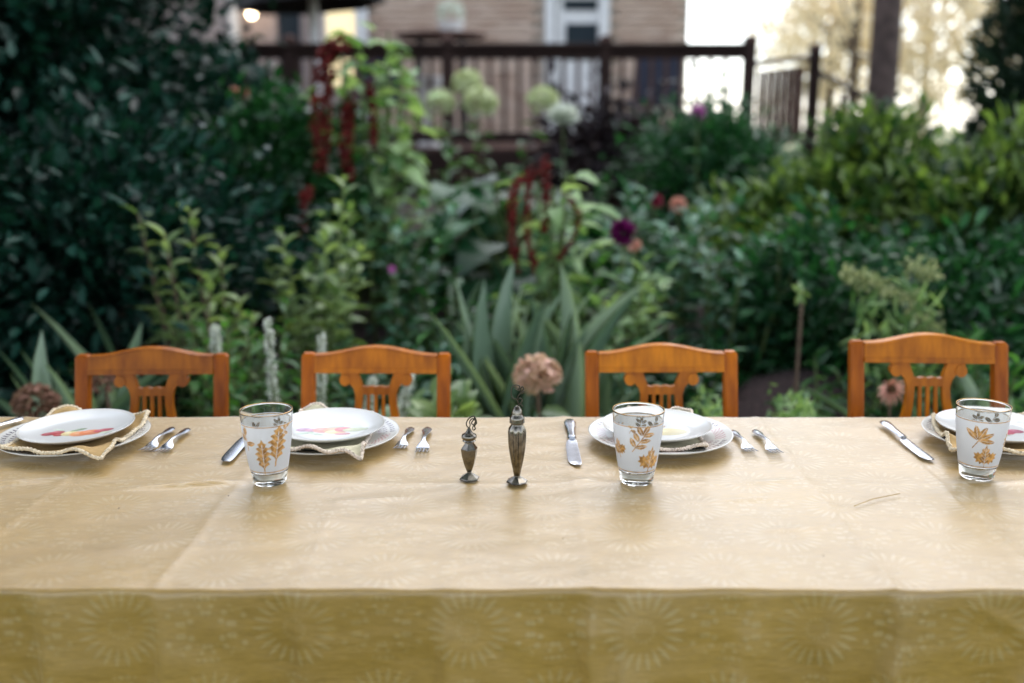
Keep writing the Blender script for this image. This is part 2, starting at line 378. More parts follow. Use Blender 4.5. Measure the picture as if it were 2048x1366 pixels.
# ---------------------------------------------------------------- setting: ground, house, deck
def ground():
    xs = np.concatenate([np.linspace(-120, -8, 12), np.linspace(-7.5, 9, 120), np.linspace(10, 120, 12)])
    ys = np.concatenate([np.linspace(-60, 0, 10), np.linspace(.2, 11, 110), np.linspace(12, 220, 16)])
    X, Y = np.meshgrid(xs, ys); Z = np.vectorize(gz)(Y)
    bed = (Y > 2.7) & (Y < 9)
    Z = Z + bed * (.03 * np.sin(X * 3.1 + Y * 2.3) + .02 * np.sin(X * 7 - Y * 5)) * 1.0
    # earth heaped beside the stake on the right
    Z = Z + .22 * np.exp(-((X - 1.05) / .55) ** 2 - ((Y - 3.75) / .45) ** 2)
    n, k = X.shape; vs = np.stack([X, Y, Z], -1).reshape(-1, 3)
    i = np.arange(n * k).reshape(n, k)
    fs = np.stack([i[:-1, :-1], i[:-1, 1:], i[1:, 1:], i[1:, :-1]], -1).reshape(-1, 4)
    me = bpy.data.meshes.new('ground'); me.from_pydata(vs.tolist(), [], fs.tolist())
    m, nt, b = new_mat('lawn_and_mulch')
    g = nt.nodes.new("ShaderNodeNewGeometry"); s = nt.nodes.new("ShaderNodeSeparateXYZ"); nt.links.new(g.outputs["Position"], s.inputs[0])
    n1 = noise(nt, 3, 5); n2 = noise(nt, 45, 5)
    edge = math_(nt, 'ADD', s.outputs[1], math_(nt, 'MULTIPLY', n1, .3))
    bedm = math_(nt, 'MULTIPLY', math_(nt, 'MULTIPLY', math_(nt, 'SUBTRACT', edge, 2.8), 12, clamp=True), math_(nt, 'MULTIPLY', math_(nt, 'SUBTRACT', 9.6, edge), 12, clamp=True))
    grass = ramp(nt, n2, [(.3, (.035, .07, .018)), (.7, (.09, .13, .035))]); soil = ramp(nt, n2, [(.32, (.010, .006, .006)), (.7, (.055, .030, .029))])
    mx = nt.nodes.new("ShaderNodeMixRGB"); nt.links.new(bedm, mx.inputs[0]); nt.links.new(grass, mx.inputs[1]); nt.links.new(soil, mx.inputs[2])
    nt.links.new(mx.outputs[0], b.inputs["Base Color"]); b.inputs["Roughness"].default_value = .95; bump(nt, b, n2, .8, .03)
    me.materials.append(m); me.polygons.foreach_set("use_smooth", [True] * len(me.polygons))
    tag(link(bpy.data.objects.new('ground', me)), kind='structure')
ground()

HY = 13.0; HX0, HX1 = P(735, 40, HY).x, P(1379, 40, HY).x
def house():
    t = thing('brick_house', 'buff brick house with white door behind the wooden deck', 'house', (0, HY, .66))
    H = 4.4
    mb = MB().box(((HX0 + HX1) / 2, 3.02, H / 2), (HX1 - HX0 - .02, 6, H)); mb.build('wall', M['mortar'], t)
    dx0, dx1 = P(1090, 40, HY).x, P(1217, 40, HY).x      # doorway
    bm_ = MB().box((0, 0, 0), (.205, .06, .066), ch=.004).mesh('brick', M['brick'])
    rows = int(H / .076); rest = MB(); tint = []
    for r in range(rows):
        z = .038 + r * .076; x = HX0 + (.0 if r % 2 else .1075) + .1075
        while x < HX1 - .06:
            if not (dx0 - .1 < x < dx1 + .1 and z < 2.36):
                zw = z + .66
                if 2.22 < zw < 3.02:
                    o = inst('brick', bm_, t, (x, -.02 + random.uniform(-.004, .004), z))
                else:
                    rest.box((x, -.02, z), (.205, .06, .066)); tint += [random.random()] * 8
            x += .215
    o = rest.build('brick', M['brick'], t, kind='stuff')
    a = o.data.attributes.new("tint", 'FLOAT', 'POINT'); a.data.foreach_set("value", tint)
    # doorway with white frame and storm door
    cxd = (dx0 + dx1) / 2; wd = dx1 - dx0
    fr = MB(); fr.box((dx0 + .06, -.06, 1.12), (.12, .16, 2.24), ch=.01); fr.build('door_jamb', M['white'], t)
    fr = MB(); fr.box((dx1 - .06, -.06, 1.12), (.12, .16, 2.24), ch=.01); fr.build('door_jamb', M['white'], t)
    MB().box((cxd, -.07, 2.32), (wd + .06, .18, .16), ch=.01).build('door_lintel', M['white'], t)
    d = MB().box((cxd + .02, -.03, 1.12), (wd - .242, .06, 2.236), ch=.01).build('door', M['white'], t)
    MB().box((cxd + .06, -.064, 1.66), (.40, .02, .44)).build('pane', M['pane'], d)
    MB().box((cxd + .04, -.064, 2.10), (.42, .02, .13)).build('pane', M['pane'], d)
    MB().box((cxd - .24, -.09, 1.1), (.03, .05, .14), ch=.008).build('handle', M['dark_metal'], d)
    for xx, n in ((HX0 - .07, 'corner_board'),):
        MB().box((xx, -.03, H / 2), (.16, .16, H), ch=.01).build(n, M['white'], t)
    # roof
    rf = MB(); w2 = (HX1 - HX0) / 2 + .4
    rf.add([(-w2, -.5, H), (w2, -.5, H), (w2, 6.6, H), (-w2, 6.6, H), (-w2, 3.05, H + 2), (w2, 3.05, H + 2)],
           [(0, 1, 5, 4), (2, 3, 4, 5), (1, 2, 5), (3, 0, 4), (0, 3, 2, 1)])
    r_ = rf.build('roof', M['roof'], t); r_.location = ((HX0 + HX1) / 2, 0, 0)
    # lower wing on the left: pinkish siding, lit and unlit windows
    wx0 = HX0 - 4.5; a0, a1 = P(455, 40, HY).x, P(472, 40, HY).x
    MB().box(((wx0 + HX0 - .15) / 2, 2.2, 1.5), (HX0 - .15 - wx0, 4, 3)).build('wing_wall', M['pinkwall'], t)
    MB().box(((a0 + a1) / 2, .14, 1.5), (a1 - a0, .16, 3), ch=.01).build('corner_board', M['white'], t)
    l0, l1 = P(650, 40, HY).x, P(712, 40, HY).x
    fr = MB().box(((l0 + l1) / 2, .18, 1.75), (l1 - l0 + .1, .08, 1.3), ch=.01).build('window_frame', M['white'], t)
    MB().box(((l0 + l1) / 2, .13, 1.75), (l1 - l0, .03, 1.2)).build('pane', M['lit'], fr)
    l0, l1 = P(500, 40, HY).x, P(600, 40, HY).x
    fr = MB().box(((l0 + l1) / 2, .18, 1.75), (l1 - l0 + .1, .08, 1.1), ch=.01).build('window_frame', M['pinkwall'], t)
    for k in (0, 1):
        MB().box((l0 + (l1 - l0) * (.26 + .48 * k), .13, 1.75), ((l1 - l0) * .44, .03, 1.0)).build('pane', M['pinkwall'] if k == 0 else M['pane'], fr)
    rf = MB().box(((wx0 + HX0) / 2, 2.0, 3.08), (HX0 - wx0 - .2, 5, .14)); rf.build('wing_roof', M['roof'], t)
house()
p = P(503, 27, HY - .2)
lamp = thing('porch_lamp', 'lit round porch lamp with a warm glow at the upper left', 'lamp', p)
MB().lathe([(0, -.055), (.03, -.047), (.05, -.02), (.056, 0), (.05, .025), (.03, .046), (0, .055)], 20).build('globe', M['bulb'], lamp, True)
MB().lathe([(0, .056), (.045, .058), (.045, .085), (.02, .1), (0, .1)], 16).build('cap', M['dark_metal'], lamp, True)
MB().tube([(0, 0, .1), (0, .04, .13), (0, .26, .13)], .008, 8).build('bracket', M['dark_metal'], lamp, True)
# deck
DY = 9.5; FLOOR = 1.10
RX = P(1500, 90, DY).x; LX = P(330, 90, DY).x - 2.4
def deck():
    t = thing('wooden_deck', 'raised dark wooden deck with baluster railing in front of the house', 'deck', (0, DY, 0))
    pm = MB().box((0, 0, 0), (RX - LX, .138, .03), ch=.004).mesh('plank', M['deckwood'])
    for k in range(23): inst('plank', pm, t, ((RX + LX) / 2, .08 + k * .146, FLOOR - .015))
    MB().box(((RX + LX) / 2, .03, FLOOR - .13), (RX - LX, .05, .2)).build('fascia', M['darkrail'], t)
    zt = P(1024, 92, DY).z
    for u in (1500, 1211, 895, 580, 270):
        x = P(u, 92, DY).x
        mb = MB().box((x, 0, (zt + .04 + .5) / 2), (.11, .11, zt + .04 - .5), ch=.006).build('post', M['darkrail'], t)
        MB().lathe([(.085, 0), (.085, .02), (.06, .045), (0, .06)], 4, (x, 0, zt + .041), PI / 4).build('post_cap', M['deckwood'], mb)
    MB().box(((RX + LX) / 2, -.003, zt), (RX - LX - .12, .15, .045), ch=.006).build('top_rail', M['darkrail'], t)
    MB().box(((RX + LX) / 2, -.003, zt - .07), (RX - LX - .12, .04, .09), ch=.004).build('upper_stringer', M['darkrail'], t)
    MB().box(((RX + LX) / 2, -.003, FLOOR + .1), (RX - LX - .12, .04, .09), ch=.004).build('lower_stringer', M['darkrail'], t)
    bm_ = MB().box((0, 0, 0), (.036, .036, zt - FLOOR - .25), ch=.003).mesh('baluster', M['deckwood'])
    x = LX + .1
    while x < RX - .1:
        inst('baluster', bm_, t, (x, 0, (zt + FLOOR) / 2 + .015)); x += .135
deck()
def side_rail(A, B, label, drop=.9):
    A, B = Vector(A), Vector(B)
    t = thing('stair_railing', label, 'railing', (A.x, A.y, A.z - drop)); O = Vector((A.x, A.y, A.z - drop))
    a, b = A - O, B - O
    MB().bar(a, b, .09, .05, ch=.006).build('top_rail', M['darkrail'], t)
    MB().bar(a - Vector((0, 0, drop - .12)), b - Vector((0, 0, drop - .12)), .04, .07).build('lower_rail', M['deckwood'], t)
    mb = MB().bar(b + Vector((.06, 0, .09)), b + Vector((.06, 0, -1.3)), .11, .11, (0, 1, 0), ch=.006); po = mb.build('post', M['darkrail'], t)
    MB().lathe([(.085, 0), (.085, .02), (.05, .045), (0, .055)], 4, (b.x + .06, b.y, b.z + .091), PI / 4).build('post_cap', M['deckwood'], po)
    n = int((b - a).length / .13)
    bm_ = MB().box((0, 0, 0), (.05, .05, drop - .16)).mesh('baluster', M['deckwood'])
    for k in range(1, n): inst('baluster', bm_, t, a.lerp(b, k / n) - Vector((0, 0, drop / 2 - .01)))
side_rail(P(1508, 128, DY + .12), P(1618, 116, DY + 1.0), 'short dark railing leading back from the deck corner to a far post')
side_rail(P(1640, 146, DY + 1.0), P(1735, 196, DY + .7), 'dark handrail sloping down past the pine trunk beside the deck')
# furniture on the deck
def umbrella():
    p = P(628, 40, 11.2); t = thing('patio_umbrella', 'black patio umbrella on a white pole at the left of the deck', 'umbrella', (p.x, 11.2, FLOOR))
    zb = P(600, 12, 11.2).z - FLOOR
    MB().tube([(0, 0, .05), (0, 0, zb + .5)], .05, 12).build('pole', M['white'], t, True)
    MB().lathe([(0, 0), (.26, 0), (.26, .05), (.06, .08), (0, .08)], 24).build('base', M['dark_metal'], t, True)
    q = Quaternion((0, 1, 0), R(-4))
    cn = MB().lathe([(0, .48), (.4, .36), (.78, .12), (.80, 0), (.79, 0), (.77, .10), (.4, .34), (0, .46)], 8, (0, 0, 0), .2,
                    rmod=lambda a, z: 1.0).build('canopy', M['black_cloth'], t)
    cn.location = (-.02, 0, zb); cn.rotation_mode = 'QUATERNION'; cn.rotation_quaternion = q
umbrella()
def patio_table():
    p = P(882, 68, 10.6); t = thing('patio_table', 'brown round patio table behind the deck railing', 'table', (p.x, 10.6, FLOOR))
    h = p.z - FLOOR
    MB().lathe([(0, h - .04), (.45, h - .04), (.47, h - .02), (.45, h), (0, h)], 32).build('tabletop', M['deckwood'], t, True)
    for k in range(4):
        a = PI / 4 + k * PI / 2
        MB().tube([(.3 * math.cos(a), .3 * math.sin(a), h - .041), (.36 * math.cos(a), .36 * math.sin(a), 0)], .02, 8).build('leg', M['dark_metal'], t, True)
    pl = thing('flower_pot', 'white flower pot with pale blooms on the patio table', 'flower pot', (p.x + .1, 10.6, p.z + .001))
    MB().lathe([(0, 0), (.10, 0), (.14, .10), (.15, .105), (.15, .12), (.13, .12), (.12, .09), (0, .09)], 24).build('pot', M['white'], pl, True)
    return pl
pot = patio_table()
def patio_chair(u, rz, label):
    p = P(u, 120, 10.3); t = thing('patio_chair', label, 'chair', (p.x, 10.3, FLOOR), rz, 'navy patio chairs on the deck')
    MB().box((0, 0, .42), (.5, .48, .06), ch=.02).build('seat', M['darkblue'], t)
    MB().box((0, .25, .70), (.5, .06, .56), Matrix.Rotation(R(-8), 3, 'X'), ch=.02).build('backrest', M['darkblue'], t)
    for sx in (-1, 1):
        MB().tube([(sx * .27, -.22, 0), (sx * .27, -.2, .62), (sx * .27, .25, .64)], .016, 8).build('arm', M['dark_metal'], t, True)
        MB().tube([(sx * .25, .22, 0), (sx * .25, .23, .40)], .016, 8).build('leg', M['dark_metal'], t, True)
patio_chair(770, R(25), 'navy patio chair behind the railing near the red tassels')
patio_chair(1290, R(-35), 'navy patio chair behind the railing right of the white door')
p = P(856, 150, 10.0)
t = thing('stone_urn', 'pale stone urn behind the railing beside the second deck post', 'urn', (p.x, 10.0, FLOOR))
MB().lathe([(0, 0), (.11, 0), (.11, .04), (.06, .08), (.045, .3), (.07, .40), (.12, .52), (.13, .62), (.15, .64), (.15, .67), (.12, .67), (.10, .6), (0, .58)], 24).build('body', M['white'], t, True)

# ---------------------------------------------------------------- vegetation builders
def unit(v): return v / (np.linalg.norm(v, axis=-1, keepdims=True) + 1e-9)
def leaf_cloud(name, Pn, Dn, L, Wd, mat, parent, kind='stuff', fold=.25, droop=.15, label=None):
    n = len(Pn); L = np.broadcast_to(L, (n,))[:, None]; Wd = np.broadcast_to(Wd, (n,))[:, None]
    D = unit(Dn); N = rng.normal(size=(n, 3)) * .55 + np.array([0, 0, 1.0]); N = unit(N - D * (N * D).sum(1, keepdims=True)); Sd = np.cross(D, N)
    b = Pn; t = Pn + D * L - N * L * droop
    def pt(a, s, w_): return Pn + D * L * a - N * L * droop * a * a + Sd * s * Wd * .5 * w_ + N * Wd * fold * w_ * .5
    vs = np.stack([b, pt(.3, 1, .9), pt(.62, 1, .85), t, pt(.62, -1, .85), pt(.3, -1, .9)], 1).reshape(-1, 3)
    i = np.arange(n)[:, None] * 6
    f = np.concatenate([i + np.array([0, 1, 2, 3]), i + np.array([0, 3, 4, 5])], 0)
    me = bpy.data.meshes.new(name); me.vertices.add(len(vs)); me.vertices.foreach_set("co", vs.astype(np.float32).ravel())
    me.loops.add(len(f) * 4); me.loops.foreach_set("vertex_index", f.astype(np.int32).ravel())
    me.polygons.add(len(f)); me.polygons.foreach_set("loop_start", np.arange(len(f), dtype=np.int32) * 4); me.polygons.foreach_set("loop_total", np.full(len(f), 4, np.int32))
    me.update(calc_edges=True); me.materials.append(mat)
    a = me.attributes.new("tint", 'FLOAT', 'POINT'); a.data.foreach_set("value", np.repeat(rng.random(n) * .98, 6).astype(np.float32))
    o = link(bpy.data.objects.new(name, me), parent)
    if kind: o["kind"] = kind
    if label: o["label"] = label
    return o
def shrub(name, label, cat, x, y, rx, ry, h, n, L, Wd, mat, K=40, group=None, spread=.28, z0=None, inner=.2, stems=5, up=.35, lift=.0, trunk=None):
    z = gz(y) if z0 is None else z0
    t = thing(name, label, cat, (x, y, z), 0, group)
    rad = np.array([rx, ry, h * .5]); c = np.array([0, 0, h * .5 + lift])
    d = unit(rng.normal(size=(K, 3))); cl = c + d * rad * rng.uniform(.72, 1.0, (K, 1))
    ni = int(n * inner); no = n - ni
    k = rng.integers(0, K, no); sp = spread * min(rx, h * .5)
    csz = rng.uniform(.5, 1.2, K)[k][:, None]
    off = rng.normal(size=(no, 3)) * sp * csz * np.array([1, 1, .75]); Po = cl[k] + off
    Pi = c + unit(rng.normal(size=(ni, 3))) * rad * rng.uniform(.1, .8, (ni, 1))
    Pn = np.concatenate([Po, Pi]); Pn[:, 2] = np.maximum(Pn[:, 2], .02)
    Dn = unit(Pn - c) * .8 + rng.normal(size=Pn.shape) * .6 + np.array([0, 0, up])
    leaf_cloud('foliage', Pn, Dn, rng.uniform(.45, 1.4, len(Pn)) * L, rng.uniform(.7, 1.2, len(Pn)) * Wd, mat, t)
    for s in range(stems):
        e = cl[rng.integers(0, K)] * np.array([.8, .8, .9]); r0 = .012 + .01 * h
        q = [(rng.normal() * .05, rng.normal() * .05, -.05), (e[0] * .35 + rng.normal() * .05, e[1] * .35, e[2] * .5), tuple(e)]
        MB().tube(q, [r0, r0 * .7, r0 * .3], 6).build('stem', M['stem_brown'], t, True)
    return t
def leaf_mesh(name, mat, shape='lance', curl=.25, fold=.18, seg=6):
    prof = {'lance': lambda t: math.sin(PI * t ** .8) ** .9, 'broad': lambda t: math.sin(PI * t ** .62) ** .7,
            'blade': lambda t: min(1, .75 + t) * (1 - t ** 3) ** .8, 'heart': lambda t: (1 - t) ** .55 * min(1, t * 6 + .35)}[shape]
    vs = []; fs = []
    for i in range(seg + 1):
        t = i / seg; wv = max(prof(t), 0.02) * .5; zc = -curl * t * t + .02
        yy = t * (1 - .25 * curl * t)
        wav = .03 * math.sin(t * 17) if shape in ('broad', 'heart') else 0
        vs += [(-wv, yy, zc + fold * wv + wav), (0, yy, zc), (wv, yy, zc + fold * wv - wav)]
    for i in range(seg):
        a = i * 3; fs += [(a, a + 1, a + 4, a + 3), (a + 1, a + 2, a + 5, a + 4)]
    mb = MB(); mb.add(vs, fs); return mb.mesh(name, mat, 'all', fix=False)
def aim(d, roll=0.0):
    d = Vector(d).normalized(); q = d.to_track_quat('Y', 'Z'); return q @ Quaternion((0, 1, 0), roll)
def stalks(name, label, cat, x, y, n, h, spread, L, Wd, per, mat, group=None, shape='lance', lean=.25, tops=None, curl=.3, stemmat='stem', name_leaf='leaf', start=.15):
    t = thing(name, label, cat, (x, y, gz(y)), 0, group)
    lm = [leaf_mesh('leaf', mat, shape, curl * f, .25) for f in (.5, 1.0, 1.6)]
    for s in range(n):
        if tops: tx, ty, tz = tops[s]; bx, by = tx * .35 + random.uniform(-.04, .04), ty * .5
        else:
            a = random.uniform(0, 2 * PI); r = spread * math.sqrt(random.random())
            bx, by = r * math.cos(a) * .6, r * math.sin(a) * .6
            tx, ty = r * math.cos(a) * (1 + lean), r * math.sin(a) * (1 + lean); tz = h * random.uniform(.72, 1.05)
        B, T = Vector((bx, by, -.03)), Vector((tx, ty, tz)); mid = B.lerp(T, .5) + Vector(((tx - bx) * -.12, 0, tz * .05))
        st = MB().tube([B, mid, T], [.007, .006, .003], 6).build('stem', M[stemmat], t, True)
        for k in range(per):
            f = start + (1 - start) * (k + .5) / per; pnt = B.lerp(mid, f * 2) if f < .5 else mid.lerp(T, f * 2 - 1)
            a = k * 2.4 + random.uniform(-.4, .4); el = .1 + .9 * f ** 2 + random.uniform(-.25, .25)
            d = (math.cos(a) * math.cos(el), math.sin(a) * math.cos(el), math.sin(el))
            sc = L * (1.1 - .45 * abs(f - .55)) * random.uniform(.75, 1.15)
            inst(name_leaf, random.choice(lm), st, pnt, aim(d, random.uniform(-.4, .4)), (sc * Wd, sc, sc))
    return t
def blades(name, label, cat, x, y, n, L, Wd, mat, group=None, spread=.06, lean=(.1, .7), curl=.3, dirs=None):
    t = thing(name, label, cat, (x, y, gz(y)), 0, group)
    lm = [leaf_mesh('leaf', mat, 'blade', curl * f, .35, 9) for f in (.2, .7, 1.3)]
    for k in range(n):
        a = random.uniform(0, 2 * PI); le = random.uniform(*lean)
        if dirs: a, le = dirs[k % len(dirs)]
        d = (math.cos(a) * math.sin(le), math.sin(a) * math.sin(le) * .7, math.cos(le))
        sc = L * random.uniform(.7, 1.1)
        q = Vector(d).to_track_quat('Y', 'Z'); q = q @ Quaternion((0, 1, 0), random.uniform(-.5, .5))
        inst('leaf', random.choice(lm), t, (math.cos(a) * spread * random.random(), math.sin(a) * spread * random.random(), -.01), q, (Wd, sc, sc))
    return t
def globe_head(parent, c, r, mat, name='flower_head', n=330, flat=.9, petal=.35):
    d = unit(rng.normal(size=(n, 3))); d[:, 2] = np.abs(d[:, 2]) * 1.0 - (rng.random(n) < .35) * np.abs(d[:, 2]) * 1.3
    d = unit(d); Pn = np.array(c) + d * np.array([r, r, r * flat]) * rng.uniform(.72, .95, (n, 1))
    tang = unit(np.cross(d, rng.normal(size=(n, 3))))
    return leaf_cloud(name, Pn, tang + d * .45, r * petal, r * petal * .85, mat, parent, fold=.2)
def hydrangea(name, label, x, y, heads, mat, leafmat, group=None, nl=14, leafL=.13, core='cone'):
    t = thing(name, label, 'hydrangea', (x, y, gz(y)), 0, group)
    lm = [leaf_mesh('leaf', leafmat, 'broad', c_, .25, 7) for c_ in (.2, .5)]
    for (hx, hy, hz, r) in heads:
        T = Vector((hx, hy, hz)); B = Vector((hx * .3, hy * .5, -.03)); mid = B.lerp(T, .55) + Vector((-hx * .1, 0, .02))
        st = MB().tube([B, mid, T - Vector((0, 0, r * .5))], [.008, .007, .005], 6).build('stem', M['stem_brown'], t, True)
        globe_head(st, T, r, mat)
        for k in range(nl):
            f = .2 + .68 * k / nl; pnt = B.lerp(mid, f * 2) if f < .5 else mid.lerp(T, f * 2 - 1)
            a = k * 2.4; el = random.uniform(.0, .6); d = (math.cos(a) * math.cos(el), math.sin(a) * math.cos(el), math.sin(el))
            sc = leafL * random.uniform(.7, 1.15); inst('leaf', random.choice(lm), st, pnt, aim(d, random.uniform(-.3, .3)), (sc * .62, sc, sc))
    return t
def tassel(parent, pts, r, mat):
    # a hanging rope of tiny bracts round a curved line
    pts = [np.array(q_, float) for q_ in pts]; n = 420; s = rng.random(n) * (len(pts) - 1); i = np.minimum(s.astype(int), len(pts) - 2); f = (s - i)[:, None]
    A = np.array(pts)[i]; B = np.array(pts)[i + 1]; c = A + (B - A) * f
    d = unit(rng.normal(size=(n, 3))); tt = (s / (len(pts) - 1))[:, None]
    Pn = c + d * r * (1 - .5 * tt) * rng.uniform(.3, .9, (n, 1))
    return leaf_cloud('tassel', Pn, d + np.array([0, 0, -.5]), r * .9, r * .55, mat, parent)
def amaranth(name, label, x, y, h, tassels, n_leaf, spread, group=None, stems=3, L=.14):
    z = gz(y); t = thing(name, label, 'amaranth', (x, y, z), 0, group)
    lm = [leaf_mesh('leaf', G['fern'], 'broad', c_, .25, 7) for c_ in (.2, .5)]
    for s in range(stems):
        T = Vector((random.uniform(-.55, 1) * spread * .7, random.uniform(-.1, .1), h * random.uniform(.85, 1.02))); B = Vector((T.x * .4, T.y, -.03))
        st = MB().tube([B, B.lerp(T, .5), T], [.013, .011, .005], 6).build('stem', M['stem'], t, True)
        for k in range(n_leaf // stems):
            f = .25 + .75 * random.random(); pnt = B.lerp(T, f); a = random.uniform(0, 2 * PI); el = random.uniform(-.3, .7)
            d = (math.cos(a) * math.cos(el), math.sin(a) * math.cos(el), math.sin(el)); sc = L * random.uniform(.6, 1.2)
            pnt = pnt + Vector(d) * random.uniform(0, spread * .7)
            inst('leaf', random.choice(lm), st, pnt, aim(d, random.uniform(-.5, .5)), (sc * .55, sc, sc))
    for (pts, r) in tassels:
        tassel(t, [Vector(q_) - Vector((x, y, z)) for q_ in pts], r, M['tassel'])
    return t
def spike(label, p_top, p_bot, r, Y, group):
    T, B = P(*p_top, Y), P(*p_bot, Y); t = thing('flower_spike', label, 'flower', (B.x, Y, gz(Y)), 0, group); O = Vector((B.x, Y, gz(Y)))
    MB().tube([(0, 0, -.02), B - O, T - O], [.006, .005, .002], 6).build('stem', M['stem'], t, True)
    n = 190; s = rng.random(n)[:, None]; c = np.array(B - O) + (np.array(T - O) - np.array(B - O)) * s; d = unit(rng.normal(size=(n, 3)))
    leaf_cloud('floret', c + d * r * (1.05 - .7 * s) * rng.uniform(.4, 1, (n, 1)), d, .016, .011, M['white_petal'], t); return t
def bloom(name, label, cat, p, r, mat, n=46, layers=4, group=None, face=(0, -.8, .5), leafmat=None, petal=.9):
    x, y, z = p; g = gz(y); t = thing(name, label, cat, (x, y, g), 0, group); T = Vector((0, 0, z - g))
    MB().tube([(.02, .03, -.03), (.01, .02, (z - g) * .5), T], [.006, .005, .004], 6).build('stem', M['stem'], t, True)
    q = Vector(face).normalized().to_track_quat('Z', 'Y'); Ps, Ds = [], []
    for l in range(layers):
        el = .15 + l * (1.15 / layers)
        for k in range(n // layers):
            a = 2 * PI * (k + .5 * (l % 2)) / (n // layers); d = q @ Vector((math.cos(a) * math.cos(el), math.sin(a) * math.cos(el), math.sin(el)))
            Ps.append(T + d * r * .12); Ds.append(d)
    leaf_cloud('bloom', np.array(Ps), np.array(Ds), r * petal, r * .48, mat, t, fold=.3, droop=.05)
    lm = leaf_mesh('leaf', leafmat or G['blue'], 'broad', .4, .25)
    for k in range(8):
        f = random.uniform(.2, .85); a = k * 2.4; d = (math.cos(a), math.sin(a), .4); sc = random.uniform(.07, .12)
        inst('leaf', lm, t, T * f, aim(d), (sc * .6, sc, sc))
    return t
def tree(name, label, cat, x, y, h, crown, n, L, mat, trunk_r, z0=None, lean=0, group=None, K=60, limbs=7, Wd=.6):
    z = gz(y) if z0 is None else z0; t = thing(name, label, cat, (x, y, z), 0, group)
    (cx, cyy, cz), (rx, ry, rz) = crown
    pts = [(0, 0, -.2)]; rr = [trunk_r * 1.35]
    for k in range(1, 11):
        f = k / 10; pts.append((lean * f + .04 * math.sin(f * 9) * trunk_r * 3, .02 * math.sin(f * 6), h * f)); rr.append(trunk_r * (1.08 - .75 * f ** 1.5))
    tk = MB().tube(pts, rr, 14).build('trunk', M['bark'], t, True)
    d = unit(rng.normal(size=(K, 3))); cl = np.array([cx, cyy, cz]) + d * np.array([rx, ry, rz]) * rng.uniform(.35, 1, (K, 1))
    for l in range(limbs):
        e = cl[l]; f = min(.97, max(.35, (e[2] - rz * .5) / h)); bs = np.array([lean * f, 0, h * f])
        MB().tube([tuple(bs), tuple((bs + e) / 2 + np.array([0, 0, .1])), tuple(e)], [trunk_r * .4, trunk_r * .25, trunk_r * .06], 7).build('limb', M['bark'], tk, True)
    k = rng.integers(0, K, n); Pn = cl[k] + rng.normal(size=(n, 3)) * min(rx, rz) * .2 * rng.uniform(.5, 1.3, K)[k][:, None]
    leaf_cloud('crown', Pn, rng.normal(size=(n, 3)) + np.array([0, 0, -.3]), rng.uniform(.6, 1.3, n) * L, rng.uniform(.6, 1.3, n) * L * Wd, mat, t)
    return t
#VEG_BEGIN
exec_veg = True
# ---- trees
def bx(u, Y): return P(u, 400, Y).x
tree('pine_tree', 'tall tree with a rough brown trunk right of the deck railing', 'tree', bx(1745, 10.2), 10.2, 7.5, ((0, .5, 7.2), (1.8, 1.6, 1.3)), 5000, .14, G['mid'], .142, K=50)
tree('shade_tree', 'broad shade tree standing over the left of the table, outside the picture', 'tree', -4.4, -1.2, 3.6, ((4.2, 1.2, 4.1), (4.8, 3.5, .8)), 8500, .28, G['mid'], .22, z0=0, K=90)
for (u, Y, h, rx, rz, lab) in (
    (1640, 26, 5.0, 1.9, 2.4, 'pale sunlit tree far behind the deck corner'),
    (1690, 22, 7.5, 2.6, 3.4, 'pale sunlight-tinted tree far behind the brown pine trunk'),
    (1830, 24, 7.0, 2.8, 3.3, 'pale sunlight-tinted tree far off between the trunk and the dark conifer'),
    (1990, 20, 7.0, 2.6, 3.3, 'pale sunlight-tinted tree far behind the dark conifer')):
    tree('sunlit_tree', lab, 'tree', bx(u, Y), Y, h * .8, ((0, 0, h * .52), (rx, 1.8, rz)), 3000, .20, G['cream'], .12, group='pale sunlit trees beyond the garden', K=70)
def conifer(u, Y, h, r, label):
    t = thing('conifer', label, 'tree', (bx(u, Y), Y, gz(Y)))
    MB().tube([(0, 0, -.1), (0, 0, h)], [.12, .02], 10).build('trunk', M['bark'], t, True)
    n = 26000; f = rng.random(n) ** .8; a = rng.random(n) * 2 * PI; rr = r * (1 - f) ** .75 * (1 + .18 * np.sin(a * 5 + f * 25)) * rng.uniform(.7, 1.05, n)
    Pn = np.stack([rr * np.cos(a), rr * np.sin(a), .1 + f * (h - .1)], 1); Dn = np.stack([np.cos(a), np.sin(a), np.full(n, .9)], 1) + rng.normal(size=(n, 3)) * .4
    leaf_cloud('crown', Pn, Dn, .12, .05, G['conifer'], t)
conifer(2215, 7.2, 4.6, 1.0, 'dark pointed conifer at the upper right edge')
# ---- the dark mass on the left
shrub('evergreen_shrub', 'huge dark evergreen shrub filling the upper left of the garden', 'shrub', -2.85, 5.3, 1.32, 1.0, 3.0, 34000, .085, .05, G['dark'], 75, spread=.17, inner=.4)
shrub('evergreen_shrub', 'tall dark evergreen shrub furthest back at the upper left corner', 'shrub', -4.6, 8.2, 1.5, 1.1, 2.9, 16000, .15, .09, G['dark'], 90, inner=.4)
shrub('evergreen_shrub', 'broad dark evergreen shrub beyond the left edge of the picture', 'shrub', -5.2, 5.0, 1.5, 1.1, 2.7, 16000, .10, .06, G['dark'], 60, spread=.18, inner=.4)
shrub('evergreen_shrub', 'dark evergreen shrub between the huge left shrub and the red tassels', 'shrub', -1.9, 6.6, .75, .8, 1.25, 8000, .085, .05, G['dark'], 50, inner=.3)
shrub('evergreen_shrub', 'low black-green shrub behind the leftmost chair', 'shrub', -1.75, 4.0, .85, .55, 1.15, 7500, .07, .035, G['dark'], 45, inner=.3)
